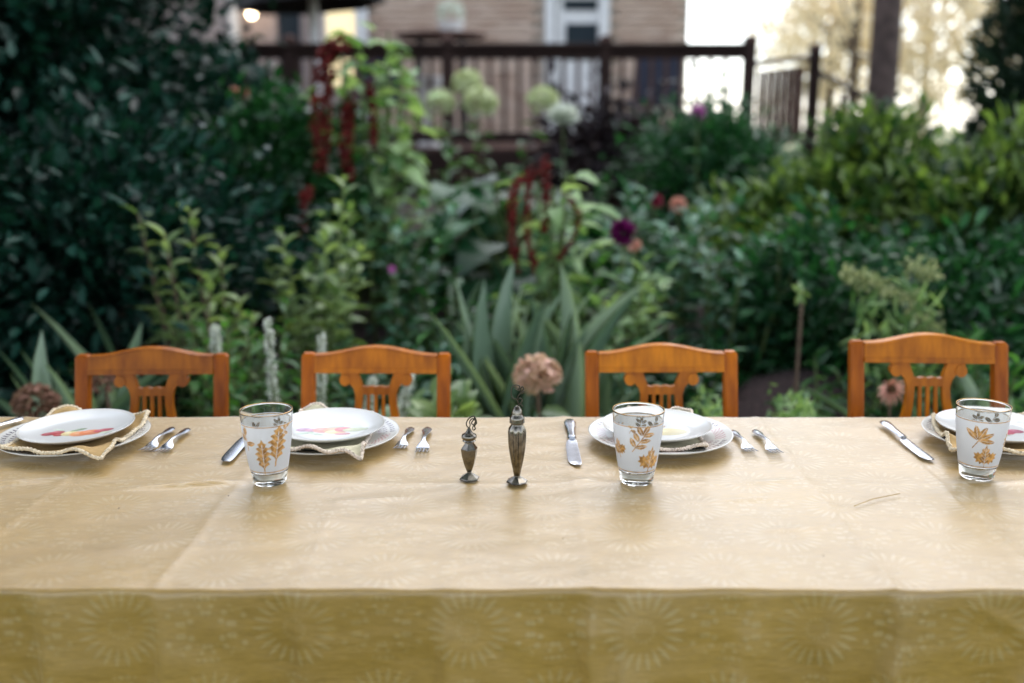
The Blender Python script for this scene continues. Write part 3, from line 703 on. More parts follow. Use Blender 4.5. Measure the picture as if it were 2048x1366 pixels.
shrub('evergreen_shrub', 'dark shrub at the far left edge behind the yucca', 'shrub', -2.55, 3.9, .65, .5, 1.5, 6000, .075, .04, G['dark'], 40, inner=.3)
shrub('leafy_shrub', 'green leafy shrub below the dark left shrubs, behind the pale leafy stems', 'shrub', -1.3, 5.2, .6, .5, 1.15, 5200, .08, .045, G['deep'], 36, spread=.2)
# ---- right-hand shrubs
yg = 'yellow-green shrubs on the right'
shrub('yellow_green_shrub', 'lowest and leftmost of the yellow-green shrubs, beside the crimson blooms', 'shrub', bx(1570, 5.0), 5.0, .36, .35, .70, 4500, .095, .038, G['yellow'], 22, yg, .27, inner=.25, up=.4)
shrub('yellow_green_shrub', 'yellow-green shrub directly below the brown tree trunk', 'shrub', bx(1715, 5.3), 5.3, .46, .45, .98, 6300, .095, .038, G['yellow'], 26, yg, .27, inner=.25, up=.4)
shrub('yellow_green_shrub', 'yellow-green shrub between the brown trunk and the dark conifer', 'shrub', bx(1865, 5.0), 5.0, .44, .45, .86, 6300, .095, .038, G['yellow'], 26, yg, .27, inner=.25, up=.4)
shrub('yellow_green_shrub', 'tallest yellow-green shrub at the right edge in front of the dark conifer', 'shrub', bx(2030, 4.7), 4.7, .46, .45, 1.0, 6900, .095, .038, G['yellow'], 28, yg, .27, inner=.25, up=.4)
shrub('leafy_shrub', 'dark green shrub under the yellow-green shrubs at the right', 'shrub', bx(1880, 4.1), 4.1, .8, .4, .78, 7000, .07, .032, G['deep'], 60)
shrub('round_shrub', 'rounded mid-green shrub below the deck corner', 'shrub', bx(1440, 6.6), 6.6, .52, .5, .98, 8000, .07, .034, G['deep'], 60, inner=.25)
shrub('plum_shrub', 'blackish plum-leaved shrub in front of the railing below the white door', 'shrub', bx(1240, 8.0), 8.0, .55, .35, .88, 1500, .10, .06, G['plum'], 26, spread=.34)
# ---- middle of the bank
def pt(u, v, Y): return tuple(P(u, v, Y))
A1x, A1y = bx(700, 5.0), 5.0
amaranth('amaranth', 'tall amaranth with long hanging crimson tassels left of centre', A1x + .06, A1y + .12, 1.45, [
    ([pt(690, 90, 5), pt(655, 90, 4.95), pt(640, 150, 4.9), pt(632, 250, 4.85), pt(645, 350, 4.85)], .036),
    ([pt(668, 95, 5), pt(665, 110, 5), pt(655, 200, 4.85), pt(650, 300, 4.85)], .030),
    ([pt(700, 200, 5), pt(695, 240, 4.95), pt(690, 300, 4.85), pt(700, 350, 4.85)], .032),
    ([pt(735, 170, 5), pt(745, 200, 4.95), pt(748, 290, 4.95)], .022)], 210, .30, L=.13, stems=6)
A2x, A2y = bx(1090, 4.2), 4.2
amaranth('amaranth', 'shorter amaranth with crimson tassels in the middle of the garden', A2x, A2y, .92, [
    ([pt(1050, 350, 4.2), pt(1030, 370, 4.15), pt(1022, 440, 4.1), pt(1035, 540, 4.1)], .022),
    ([pt(1065, 340, 4.2), pt(1055, 380, 4.15), pt(1055, 470, 4.1), pt(1075, 545, 4.1)], .02),
    ([pt(1090, 320, 4.2), pt(1092, 380, 4.15), pt(1088, 460, 4.1)], .019),
    ([pt(1130, 380, 4.2), pt(1160, 430, 4.15), pt(1145, 480, 4.1), pt(1115, 520, 4.1)], .014)], 130, .20, L=.12, stems=4)
amaranth('amaranth', 'small amaranth with one dark red tassel behind the second chair', bx(625, 4.4), 4.4, .72, [([pt(620, 380, 4.4), pt(606, 400, 4.35), pt(604, 480, 4.35)], .02)], 40, .1, L=.1, stems=2)
def big_leaf_plant(name, label, x, y, n, L, h, mat, spread):
    t = thing(name, label, 'plant', (x, y, gz(y))); lm = [leaf_mesh('leaf', mat, 'heart', c_, .15, 8) for c_ in (.15, .4, .7)]
    for k in range(n):
        a = random.uniform(0, 2 * PI); r = spread * math.sqrt(random.random()); zz = h * random.uniform(.35, 1.0) * (1 - .35 * r / spread)
        tip = Vector((r * math.cos(a), r * math.sin(a), zz))
        MB().tube([(0, 0, -.02), tip * .5 + Vector((0, 0, zz * .15)), tip], [.009, .007, .005], 5).build('stalk', M['stem'], t, True)
        el = random.uniform(-.5, .25); d = (math.cos(a) * math.cos(el), math.sin(a) * math.cos(el), math.sin(el)); sc = L * random.uniform(.6, 1.1)
        inst('leaf', random.choice(lm), t, tip, aim(d, random.uniform(-.3, .3)), (sc * .85, sc, sc))
    return t
big_leaf_plant('rhubarb_plant', 'broad-leaved dark green plant behind the shorter amaranth', bx(1040, 5.1), 5.1, 60, .30, .86, G['deep'], .42)
big_leaf_plant('rhubarb_plant', 'broad-leaved green plant left of the shorter amaranth, under the pale globes', bx(930, 5.4), 5.4, 40, .26, .8, G['deep'], .34)
hy = [pt(880, 206, 7), pt(935, 166, 7.1), pt(960, 206, 6.9), pt(1086, 202, 7)]
hx0 = bx(975, 7); O = Vector((hx0, 7.05, gz(7.05)))
hydrangea('hydrangea_bush', 'hydrangea bush with four pale green globe heads below the railing', hx0, 7.05, [(*(Vector(q_) - O), r_) for q_, r_ in zip(hy, (.098, .10, .115, .105))], M['green_globe'], G['mid'], nl=10)
p = P(1126, 240, 6.2); bloom('white_bloom', 'single white flat-topped bloom right of the pale green globes', 'flower', p, .11, M['white_petal'], 60, 4, face=(0, -.3, 1))
bloom('zinnia', 'pink zinnia bloom above the rounded shrub', 'flower', P(1396, 226, 6.1), .055, M['magenta'], 40)
bloom('dahlia', 'dark plum dahlia bloom in the garden above the third chair', 'flower', P(1246, 468, 4.0), .066, M['dark_dahlia'], 64, 5, face=(-.2, -.8, .6))
bloom('dahlia', 'faded pink dahlia bloom touching the dark plum one', 'flower', P(1268, 488, 4.0), .036, M['peach'], 30, 3, face=(.5, -.5, -.6))
bloom('dahlia', 'crimson dahlia bloom up and right of the plum one', 'flower', P(1310, 404, 4.7), .042, M['crimson'], 40)
bloom('dahlia', 'peach dahlia bloom next to the crimson one', 'flower', P(1356, 412, 4.7), .048, M['peach'], 40)
bloom('zinnia', 'small magenta bloom low among the shrubs at the right', 'flower', P(1595, 518, 4.2), .03, M['magenta'], 30)
for (u, v, lab) in ((1178, 195, 0), (680, 560, 'tiny pink bloom low among stems left of the second chair top'), (784, 540, 'tiny rose bloom above the second chair')):
    if lab: bloom('zinnia', lab, 'flower', P(u, v, 4.1), .022, M['magenta'], 20, 2)
# pale roses in the dark shrub
for (u, v, lab) in ((470, 185, 'topmost pale rose in the dark shrub at upper left'), (455, 188, 0), (492, 190, 'pale rose on the dark shrub nearest the tall red tassels'), (472, 217, 'largest pale pink rose on the dark shrub at upper left'), (478, 252, 'lowest pale rose on the dark shrub at upper left')):
    if lab: bloom('rose', lab, 'flower', P(u, v, 5.7), .035, M['peach'], 26, 3)
# leafy perennials (each stem and leaf on its own)
YL = 3.55; x0 = bx(400, YL); O = Vector((x0, YL, gz(YL)))
tops = [tuple(P(u, v, YL + dy) - O) for u, v, dy in ((275, 425, .0), (380, 420, .05), (330, 470, -.1), (440, 495, .1), (300, 520, .1), (480, 600, .0), (420, 560, -.1), (370, 600, -.15), (510, 640, -.1), (340, 640, -.1))]
stalks('leafy_perennial', 'pale green leafy stems rising between the first two chairs', 'plant', x0, YL, len(tops), 1, .3, .095, .38, 26, G['light'], tops=tops, stemmat='stem_brown')
x0 = bx(640, 3.8); O = Vector((x0, 3.8, gz(3.8)))
tops = [tuple(P(u, v, 3.8 + dy) - O) for u, v, dy in ((690, 355, .0), (700, 420, .1), (560, 460, .0), (650, 480, -.1), (620, 545, .0), (580, 590, -.1), (680, 560, -.1), (540, 540, .1), (720, 500, .1))]
stalks('leafy_perennial', 'pale green leafy stems behind the second chair', 'plant', x0, 3.8, len(tops), 1, .3, .10, .4, 24, G['light'], tops=tops)
fill = [  # u, Y, height, spread, leaf, width, palette, stems, per, label
 (560, 3.1, .52, .26, .075, .35, 'mid', 12, 18, 'green leafy clump between the first and second chairs'),
 (470, 3.3, .62, .2, .075, .35, 'mid', 10, 16, 'green leafy clump right behind the first chair post'),
 (760, 4.5, .72, .3, .085, .5, 'blue', 12, 16, 'blue-green leafy clump behind the second chair, left of the broad leaves'),
 (800, 3.6, .45, .25, .08, .5, 'blue', 12, 14, 'low blue-green clump just behind the second chair'),
 (900, 4.2, .52, .3, .085, .5, 'deep', 12, 14, 'dark leafy clump behind the two shakers'),
 (1180, 4.4, .62, .25, .09, .5, 'mid', 10, 14, 'green leafy clump right of the shorter amaranth'),
 (1250, 3.9, .66, .2, .09, .45, 'fern', 9, 14, 'pale green stems under the plum dahlia'),
 (1340, 4.6, .80, .35, .095, .55, 'blue', 16, 18, 'blue-green dahlia foliage under the crimson and peach blooms'),
 (1440, 4.2, .66, .3, .09, .5, 'blue', 14, 16, 'blue-green clump behind the third chair post'),
 (1330, 3.5, .42, .3, .085, .5, 'deep', 12, 14, 'low dark clump behind the third chair'),
 (1560, 4.4, .66, .35, .085, .5, 'deep', 12, 16, 'dark leafy clump between the stake and the dahlias'),
 (1700, 3.4, .38, .2, .07, .3, 'mid', 8, 14, 'green clump left of the fourth chair'),
 (1990, 3.3, .52, .3, .10, .22, 'mid', 14, 18, 'narrow-leaved green clump right of the fourth chair'),
 (1860, 3.4, .5, .25, .09, .25, 'deep', 12, 16, 'narrow-leaved dark clump behind the fourth chair'),
 (240, 3.3, .42, .25, .08, .4, 'deep', 10, 14, 'dark leafy clump behind the first chair'),
 (820, 6.0, .75, .4, .10, .5, 'mid', 14, 16, 'green clump below the pale globes, left of the broad leaves'),
 (1130, 6.3, .62, .4, .10, .5, 'deep', 14, 14, 'dark clump under the white flat bloom'),
]
for (u, Y, h, sp, L_, Wd, g_, n, per, lab) in fill:
    stalks('leafy_perennial', lab, 'plant', bx(u, Y), Y, n, h, sp, L_, Wd, per, G[g_], start=.08)
# sword-leaved clumps
def fan(u, v, Y, targets, Wd, mat, label, name='iris_clump'):
    B = PT(u, v, gz(Y)) ; B = Vector((P(u, v, Y).x, Y, gz(Y)))
    t = thing(name, label, 'plant', B); lm = [leaf_mesh('leaf', mat, 'blade', c_, .35, 9) for c_ in (.15, .45, .8)]
    more = [(tu + random.uniform(-45, 45), tv + random.uniform(20, 110), dy + random.uniform(-.1, .1)) for tu, tv, dy in targets] if len(targets) > 4 else []
    for k, (tu, tv, dy) in enumerate(targets + more):
        T = P(tu, tv, Y + dy) - B; s = Vector((random.uniform(-.05, .05), random.uniform(-.03, .03), -.02)); d = T - s
        side = Vector((0, -1, 0)); q = d.to_track_quat('Y', 'Z')
        # turn the flat of the blade towards the viewer's side
        zax = q @ Vector((0, 0, 1)); want = (side - d.normalized() * side.dot(d.normalized())).normalized()
        ang = math.atan2(zax.cross(want).dot(d.normalized()), zax.dot(want)); q = Quaternion(d.normalized(), ang + random.uniform(-1.1, 1.1)) @ q
        inst('leaf', random.choice(lm), t, s, q, (Wd * random.uniform(.8, 1.2), d.length * 1.03, d.length))
    return t
fan(1060, 800, 3.3, [(895, 560, .1), (930, 570, 0), (960, 600, -.1), (1000, 560, .1), (1045, 545, 0), (1075, 480, .1), (1100, 560, -.05), (880, 620, -.1), (1120, 500, .05), (940, 680, -.1), (1020, 620, -.1), (905, 700, 0), (985, 520, .2)], .017, G['grey'], 'grey-green iris clump with arching blades behind the tall shaker')
fan(1150, 780, 3.35, [(1155, 565, 0), (1200, 590, .05), (1130, 610, -.1), (1215, 660, 0), (1110, 600, .1), (1180, 640, -.1), (1090, 640, -.05), (1235, 700, 0)], .019, G['grey'], 'grey-green iris clump left of the third chair')
fan(160, 830, 2.95, [(35, 675, 0), (65, 670, .05), (100, 680, 0), (140, 690, -.05), (30, 740, -.05), (75, 640, .1), (120, 720, 0), (175, 720, .05), (20, 790, 0)], .017, G['grey'], 'grey-green yucca with stiff pointed blades left of the first chair', 'yucca')
fan(265, 700, 3.1, [(248, 575, 0), (262, 560, .05), (290, 650, 0), (240, 650, 0)], .02, G['grey'], 'thin upright blades above the first chair', 'iris_clump')
fan(1900, 830, 2.9, [(2060, 700, 0), (2075, 720, .1), (2000, 740, 0), (2085, 760, 0), (1850, 740, 0), (1960, 700, .1)], .024, G['grey'], 'long arching blades behind the fourth chair at the right edge', 'iris_clump')
fan(920, 640, 4.0, [(918, 515, 0), (905, 545, 0)], .028, G['grey'], 'pair of pale upright blades behind the small shaker')
# hydrangeas near the table
hydrangea('hydrangea', 'tan and pink hydrangea head behind the tall shaker', bx(1100, 2.85), 2.85, [tuple(P(1075, 752, 2.8) - Vector((bx(1100, 2.85), 2.85, gz(2.85)))) + (.066,)], M['pink_petal'], G['light'], nl=6, leafL=.1)
hydrangea('hydrangea', 'brown faded hydrangea at the left edge of the table', bx(75, 2.7), 2.75, [tuple(P(72, 808, 2.7) - Vector((bx(75, 2.7), 2.75, gz(2.75)))) + (.06,)], M['brown_petal'], G['deep'], nl=6, leafL=.1)
hydrangea('hydrangea', 'faded pink-brown hydrangea seen through the first chair', bx(215, 2.8), 2.85, [tuple(P(208, 757, 2.8) - Vector((bx(215, 2.8), 2.85, gz(2.85)))) + (.05,)], M['brown_petal'], G['deep'], nl=6, leafL=.1)
big = [(950, 2.95, 'broad light green leaves between the second chair and the tall shaker', 14, 'light'), (860, 2.9, 'broad light green leaves seen through the right post of the second chair', 10, 'light')]
for u, Y, lab, n, g_ in big:
    t = stalks('leafy_plant', lab, 'plant', bx(u, Y), Y, 6, .50, .13, .12, .55, 12, G[g_], shape='broad', start=.2)
# white flower spikes
sg = 'white flower spikes near the chairs'
spike('short white flower spike right of the first chair top', (430, 655), (432, 720), .010, 2.95, sg)
spike('tall white flower spike between the first and second chairs', (537, 640), (548, 810), .011, 2.9, sg)
spike('white flower spike rising behind the top of the second chair', (643, 672), (640, 830), .010, 2.95, sg)
spike('white flower spike seen inside the lyre of the second chair', (745, 760), (735, 850), .012, 2.85, sg)
spike('pale flower spike seen inside the right post of the second chair', (820, 745), (800, 850), .013, 2.85, sg)
# stake, plumes, coneflower, ferny ground cover
p = P(1603, 585, 3.15); t = thing('plant_stake', 'thin brown wooden stake standing in bare earth between the right chairs', 'stake', (p.x, 3.15, gz(3.15)))
MB().tube([(-.01, 0, -.02), (0, 0, .3), (.003, 0, p.z - gz(3.15))], [.0065, .006, .005], 7).build('rod', M['stem_brown'], t, True)
leaf_cloud('shoot', np.array([[.003, 0, p.z - gz(3.15)]] * 10), rng.normal(size=(10, 3)) + np.array([0, 0, .5]), .045, .02, G['light'], t)
for k, (u, v, lab) in enumerate(((1690, 540, 'leftmost pale plume above the fourth chair'), (1735, 560, 'drooping pale plume second from the left above the fourth chair'), (1790, 585, 'largest pale plume above the fourth chair'), (1820, 525, 'topmost pale plume above the fourth chair'), (1830, 635, 'lowest pale plume, just above the top of the fourth chair'))):
    Y = 3.35; p = P(u, v, Y); x = bx(1850, Y) + .05 * k; t = thing('plume_flower', lab, 'flower', (x, Y, gz(Y)), 0, 'pale plumes above the fourth chair')
    T = p - Vector((x, Y, gz(Y))); MB().tube([(0, 0, -.02), T * .6 + Vector((.05, 0, .06)), T], [.005, .004, .002], 6).build('stem', M['stem'], t, True)
    n = 100; s = rng.random(n)[:, None] ; c = np.array(T) + s * np.array([.08, 0, -.04]) ; leaf_cloud('plume', c + rng.normal(size=(n, 3)) * np.array([.017, .02, .015]), rng.normal(size=(n, 3)), .022, .013, M['pale_seed'], t)
    lv = rng.random(40)[:, None]; leaf_cloud('foliage', np.array(T) * (.3 + .6 * lv) + rng.normal(size=(40, 3)) * .02, rng.normal(size=(40, 3)) + np.array([0, 0, .4]), .10, .014, G['fern'], t)
p = P(1782, 776, 2.75); t = thing('coneflower', 'faded pale pink coneflower seen through the fourth chair', 'flower', (p.x, 2.75, gz(2.75)))
T = Vector((0, 0, p.z - gz(2.75))); MB().tube([(.01, 0, -.02), T], [.005, .004], 6).build('stem', M['stem_brown'], t, True)
MB().lathe([(0, -.016), (.014, -.01), (.016, 0), (.01, .012), (0, .016)], 12, T).build('cone', M['cone'], t, True)
lmc = leaf_mesh('petal', M['peach'], 'lance', .3, .2)
for k in range(12):
    a = 2 * PI * k / 12; d = (math.cos(a), -.45, math.sin(a) - .2); inst('petal', lmc, t, T, aim(d), (.015, .056, .056))
def low_cover(label, u0, u1, Y, h, n, mat, L):
    xs = rng.uniform(bx(u0, Y), bx(u1, Y), n); ys = rng.normal(Y, .09, n); f = rng.random(n)
    Pn = np.stack([xs, ys, gz(Y) + h * f * (.7 + .3 * np.sin(xs * 25))], 1)
    o = leaf_cloud('ground_cover', Pn, rng.normal(size=(n, 3)) + np.array([0, 0, .9]), L, L * .28, mat, None); tag(o, label, 'ground cover')
low_cover('ferny pale green ground cover between the third and fourth chairs', 1430, 1720, 2.72, .54, 4200, G['fern'], .04)
low_cover('dark low leaves along the bed edge behind the chairs', -100, 1300, 2.85, .40, 6500, G['deep'], .06)
low_cover('dark low leaves at the back of the bed', 300, 1900, 5.9, .35, 6000, G['deep'], .09)
low_cover('dark low leaves in the middle of the bed', 700, 1500, 3.9, .32, 5000, G['deep'], .07)
globe_head(pot, (0, 0, .2), .14, M['white_petal'], 'flower_head', 150)

# ---------------------------------------------------------------- table and cloth
TZ = .75; TY0, TY1 = PT(1024, 1178, TZ).y, PT(1024, 834, TZ).y; TX = 1.52
def table():
    t = thing('folding_table', 'long table hidden under the gold damask cloth', 'table', (0, (TY0 + TY1) / 2, 0))
    MB().box((0, 0, TZ - .026), (2 * TX - .03, TY1 - TY0 - .03, .035), ch=.005).build('tabletop', M['table'], t)
    for sx in (-1, 1):
        for sy in (-1, 1):
            MB().tube([(sx * 1.35, sy * .28, 0), (sx * 1.35, sy * .28, TZ - .044)], .016, 10).build('leg', M['dark_metal'], t, True)
table()
def tablecloth():
    st = .006; OV = .56; OB = .30; D = TY1 - TY0; rr = .004
    us = np.arange(-TX - .3, TX + .3 + st / 2, st); vs = np.arange(-OV, D + OB + st / 2, st)
    U, V = np.meshgrid(us, vs)
    ex = np.maximum(np.abs(U) - TX, 0); eyf = np.maximum(-V, 0); eyb = np.maximum(V - D, 0)
    def bend(e):      # rounded edge: distance over the edge -> (out, down)
        a = np.minimum(e / rr, PI / 2); return rr * np.sin(a), rr * (1 - np.cos(a)) + np.maximum(e - rr * PI / 2, 0)
    ox, dxn = bend(ex); of, df = bend(eyf); ob, db = bend(eyb)
    X = np.clip(U, -TX, TX) + np.sign(U) * ox; Y = TY0 + np.clip(V, 0, D) - of + ob; Z = TZ - dxn - df - db
    top = np.exp(-(df + db + dxn) / .01)
    nz = lambda a, b, ph: np.sin(U * a + ph + 1.3 * np.sin(V * b)) * np.sin(V * b * 1.3 + ph * 2 + .8 * np.sin(U * a * .7))
    und = .0009 * nz(9, 14, .3) + .0006 * nz(23, 31, 1.7) + .0004 * nz(47, 66, 2.9)
    Z += top * und
    cr = np.zeros_like(U)
    for (cx, a, wd, sk) in ((-.44, .0013, .008, .01), (-.265, .0009, .010, 0), (-.08, .0008, .012, 0), (.10, .0022, .011, 0), (.30, .001, .01, .02), (.474, .0020, .007, .0), (.672, .0016, .006, .02), (-.72, .0015, .008, 0), (-.95, .0016, .008, 0), (.95, .0016, .008, 0)):
        d_ = np.abs(U - cx - sk * V - .002 * np.sin(V * 30 + cx * 50)); cr += 1.15 * a * np.exp(-d_ / wd)
    d_ = np.abs(V - D * .5 - .003 * np.sin(U * 6)); cr += .0013 * np.exp(-d_ / .008)
    Z += top * cr
    for (u_, v_, ln, wd, a) in ((345, 973, .06, .006, .006), (425, 968, .035, .006, .005), (1170, 962, .015, .01, .004), (20, 965, .06, .008, .005), (1560, 962, .03, .008, .003), (1580, 1060, .05, .008, .002), (1480, 1000, .05, .004, .002), (2040, 965, .04, .004, .004), (740, 1000, .05, .007, .0025)):
        q = PT(u_, v_, TZ); Z += top * a * np.exp(-((X - q.x) / ln) ** 2 - ((Y - q.y - .15 * (X - q.x)) / wd) ** 2)
    # hanging front: soft vertical pleats, creases continuing from the top, puckers under the edge
    hang = np.clip(df / .5, 0, 1)
    ple = .016 * np.sin(U * 7.3 + .6) * hang + .009 * np.sin(U * 15.1 + 1.9 + V * 1.2) * hang ** .8 + .003 * np.sin(U * 33 + V * 6) * hang ** .6 + .0007 * np.sin(V * 80 + 3.0 * np.sin(U * 19) + U * 31) * np.minimum(df / .03, 1)
    frt = np.clip(df / .06, 0, 1)
    Y -= frt * (.001 + ple + cr * 1.2)
    for (cx, a, sk) in ((-.582, .007, .05), (-.436, .008, .05), (-.263, .006, .03), (-.083, .007, .02), (.098, .010, .0), (.135, .006, -.03), (.289, .005, .03), (.40, .004, .05), (.472, .009, .0), (.66, .006, .1)):
        dd = U - cx - sk * V + .004 * np.sin(V * 28 + cx * 40)
        Y -= np.clip(df / .16, 0, 1) ** .8 * (1.6 * a * np.exp(-np.abs(dd) / .006) + 2.0 * a * np.tanh(dd / .012) * np.exp(-np.abs(dd) / .08))
    Y -= frt * .004 * np.exp(-((U - .52 - (-V) * 1.55 - .02) / .012) ** 2)
    Y += np.clip(db / .02, 0, 1) * (.01 + .01 * np.sin(U * 9) * np.clip(db / .3, 0, 1))
    Z += .0009 * np.exp(-((V) / .02) ** 2) * (np.sin(U * 41) * np.sin(U * 17 + 1))
    n, k = U.shape; pts = np.stack([X, Y, Z], -1).reshape(-1, 3); i = np.arange(n * k).reshape(n, k)
    f = np.stack([i[:-1, :-1], i[:-1, 1:], i[1:, 1:], i[1:, :-1]], -1).reshape(-1, 4)
    me = bpy.data.meshes.new('tablecloth'); me.vertices.add(len(pts)); me.vertices.foreach_set("co", pts.astype(np.float32).ravel())
    me.loops.add(len(f) * 4); me.loops.foreach_set("vertex_index", f.astype(np.int32).ravel())
    me.polygons.add(len(f)); me.polygons.foreach_set("loop_start", np.arange(len(f), dtype=np.int32) * 4); me.polygons.foreach_set("loop_total", np.full(len(f), 4, np.int32))
    me.update(calc_edges=True)
    uv = me.uv_layers.new(name="UVMap"); fv = f.ravel()
    uvs = np.stack([U.ravel()[fv], V.ravel()[fv]], -1); uv.data.foreach_set("uv", uvs.astype(np.float32).ravel())
    me.polygons.foreach_set("use_smooth", [True] * len(f)); me.materials.append(M['cloth'])
    tag(link(bpy.data.objects.new('tablecloth', me)), 'gold damask tablecloth with fold creases, hanging down in front', 'tablecloth')
tablecloth()
CZ = TZ + .0035          # resting level on the cloth

# ---------------------------------------------------------------- chairs
def make_chair():
    W_, H_ = .338, .812
    t = thing('lyre_chair', 'x', 'chair', (0, 0, 0), 0, 'wooden lyre-back chairs behind the table')
    zs = .44
    rec = lambda z: .09 * max(0, z - zs) / (H_ - zs)            # the back leans away from the table
    hw = W_ / 2
    for s in (-1, 1):      # back posts, running down as rear legs
        pts = [(s * (hw - .02), .05, 0), (s * (hw - .022), .012, .22), (s * (hw - .02), rec(zs), zs), (s * (hw - .015), rec(.62), .62), (s * (hw - .015), rec(.80), .795)]
        mb = MB(); vs = []; fs = []
        for k, p in enumerate(pts):
            w_, d_ = .0145, .012 if k else .011
            for (a, b_) in ((-1, -1), (-.7, -1.15), (.7, -1.15), (1, -1), (1, 1), (-1, 1)): vs.append((p[0] + a * w_, p[1] + b_ * d_, p[2]))
        vs_top = [(pts[-1][0] + a * .010, pts[-1][1] + b_ * .009, pts[-1][2] + .006) for (a, b_) in ((-1, -1), (-.7, -1.15), (.7, -1.15), (1, -1), (1, 1), (-1, 1))]
        vs += vs_top; n = len(pts) + 1
        for k in range(n - 1):
            for j in range(6): fs.append((k * 6 + j, k * 6 + (j + 1) % 6, (k + 1) * 6 + (j + 1) % 6, (k + 1) * 6 + j))
        fs += [tuple(range(6))[::-1], tuple((n - 1) * 6 + j for j in range(6))]
        mb.add(vs, fs).build('back_post', M['chair'], t, 20)
    # arched top rail with a bead along its lower edge
    N = 28; A, B_ = [], []
    for k in range(N + 1):
        x = -hw + .030 + (W_ - .06) * k / N; e = abs(x) / (hw - .03)
        arch = .018 * (.5 + .5 * math.cos(PI * min(1, e * 1.02))) ** 1.0
        A.append((x, .798 + arch)); B_.append((x, .7605))
    def lean(mb):
        mb.v = [(x, y + rec(z), z) for x, y, z in mb.v]; return mb
    mb = lean(MB().strip(A, B_, -.012, .010)); mb.build('top_rail', M['chair'], t, 30)
    Bt = [(x, z + .009) for x, z in B_]; lean(MB().strip(Bt, [(x, z - .0015) for x, z in B_], -.0145, -.0118)).build('rail_bead', M['chair'], t, 30)
    lean(MB().strip([(x, z + .0005) for x, z in A], [(x, z - .004) for x, z in A], -.0150, .0115)).build('rail_edge', M['chair'], t, 30)
    # lyre
    k3 = 1 / 3609.; cx = 1170; ztop = .762
    def q(px, py): return ((px - cx) * k3, ztop - (py - 308) / 3080.)
    outer = [(888, 300), (884, 345), (905, 385), (955, 395), (985, 420), (1003, 470), (1000, 540), (975, 640), (940, 720), (915, 790), (900, 880), (905, 980), (950, 1080), (1040, 1110), (1110, 1150)]
    inner = [(1018, 300), (1030, 340), (1045, 372), (1058, 405), (1063, 440), (1063, 480), (1057, 545), (1040, 640), (1018, 725), (1000, 795), (985, 880), (990, 960), (1025, 1040), (1090, 1070), (1150, 1110)]
    ly = thing
    for s in (-1, 1):
        fl = (lambda p: (p[0] * (1 if s < 0 else -1), p[1]))
        a_ = [fl(q(*p)) for p in outer]; b_ = [fl(q(*p)) for p in inner]
        arm = lean(MB().strip(a_, b_, -.007, .007)).build('lyre_arm', M['chair'], t, 30)
        px, pz = fl(q(918, 368))
        mb = MB(); vs = [(px + .0125 * math.cos(i * PI / 10), yy, pz + .0125 * math.sin(i * PI / 10)) for yy in (-.0095, .0085) for i in range(20)]
        mb.add(vs, [tuple(range(20)), tuple(range(39, 19, -1))] + [(i, 20 + i, 20 + (i + 1) % 20, (i + 1) % 20) for i in range(20)])
        lean(mb).build('scroll', M['chair'], arm, 30)
    a_ = [(x * .001, q(0, 418)[1] + .0022 * abs(math.sin(x * .148))) for x in range(-32, 33, 2)]; b_ = [(x * .001, q(0, 472)[1] + .0018 * abs(math.sin(x * .185))) for x in range(-32, 33, 2)]
    lean(MB().strip(a_, b_, -.006, .006)).build('crossbar', M['chair'], t, 30)
    for px in (1110, 1172, 1234):
        x0 = (px - 1172) * k3; lean(MB().strip([(x0 - .0034, .714), (x0 - .0034, .515)], [(x0 + .0034, .714), (x0 + .0034, .515)], -.005, .005)).build('string', M['chair'], t)
    a_ = [(-.03, .535), (.03, .535)]; lean(MB().strip(a_, [(-.04, .498), (.04, .498)], -.009, .009)).build('lyre_foot', M['chair'], t)
    lean(MB().strip([(-hw + .03, .503), (hw - .03, .503)], [(-hw + .03, .475), (hw - .03, .475)], -.010, .010)).build('lower_rail', M['chair'], t)
    # seat, apron, front legs
    vs = []
    for z in (zs - .012, zs + .012):
        vs += [(-hw - .01, 0.01, z), (hw + .01, .01, z), (hw + .045, -.36, z), (.1, -.385, z), (-.1, -.385, z), (-hw - .045, -.36, z)]
    sx = .0
    MB().add([(x, y - .025, z) for x, y, z in vs], [tuple(range(6))[::-1], tuple(range(6, 12))] + [(i, (i + 1) % 6, 6 + (i + 1) % 6, 6 + i) for i in range(6)]).build('seat', M['chair_seat'], t)
    MB().box((0, -.36, zs - .045), (W_ + .0, .02, .06), ch=.003).build('apron', M['chair'], t)
    for s in (-1, 1):
        MB().tube([(s * (hw + .0), -.36, 0), (s * (hw + .01), -.355, zs - .013)], [.011, .017], 8).build('front_leg', M['chair'], t, True)
        MB().bar((s * (hw - .01), -.34, zs - .04), (s * (hw - .02), -.01, zs - .04), .018, .05).build('side_apron', M['chair'], t)
    return t
chair = make_chair()
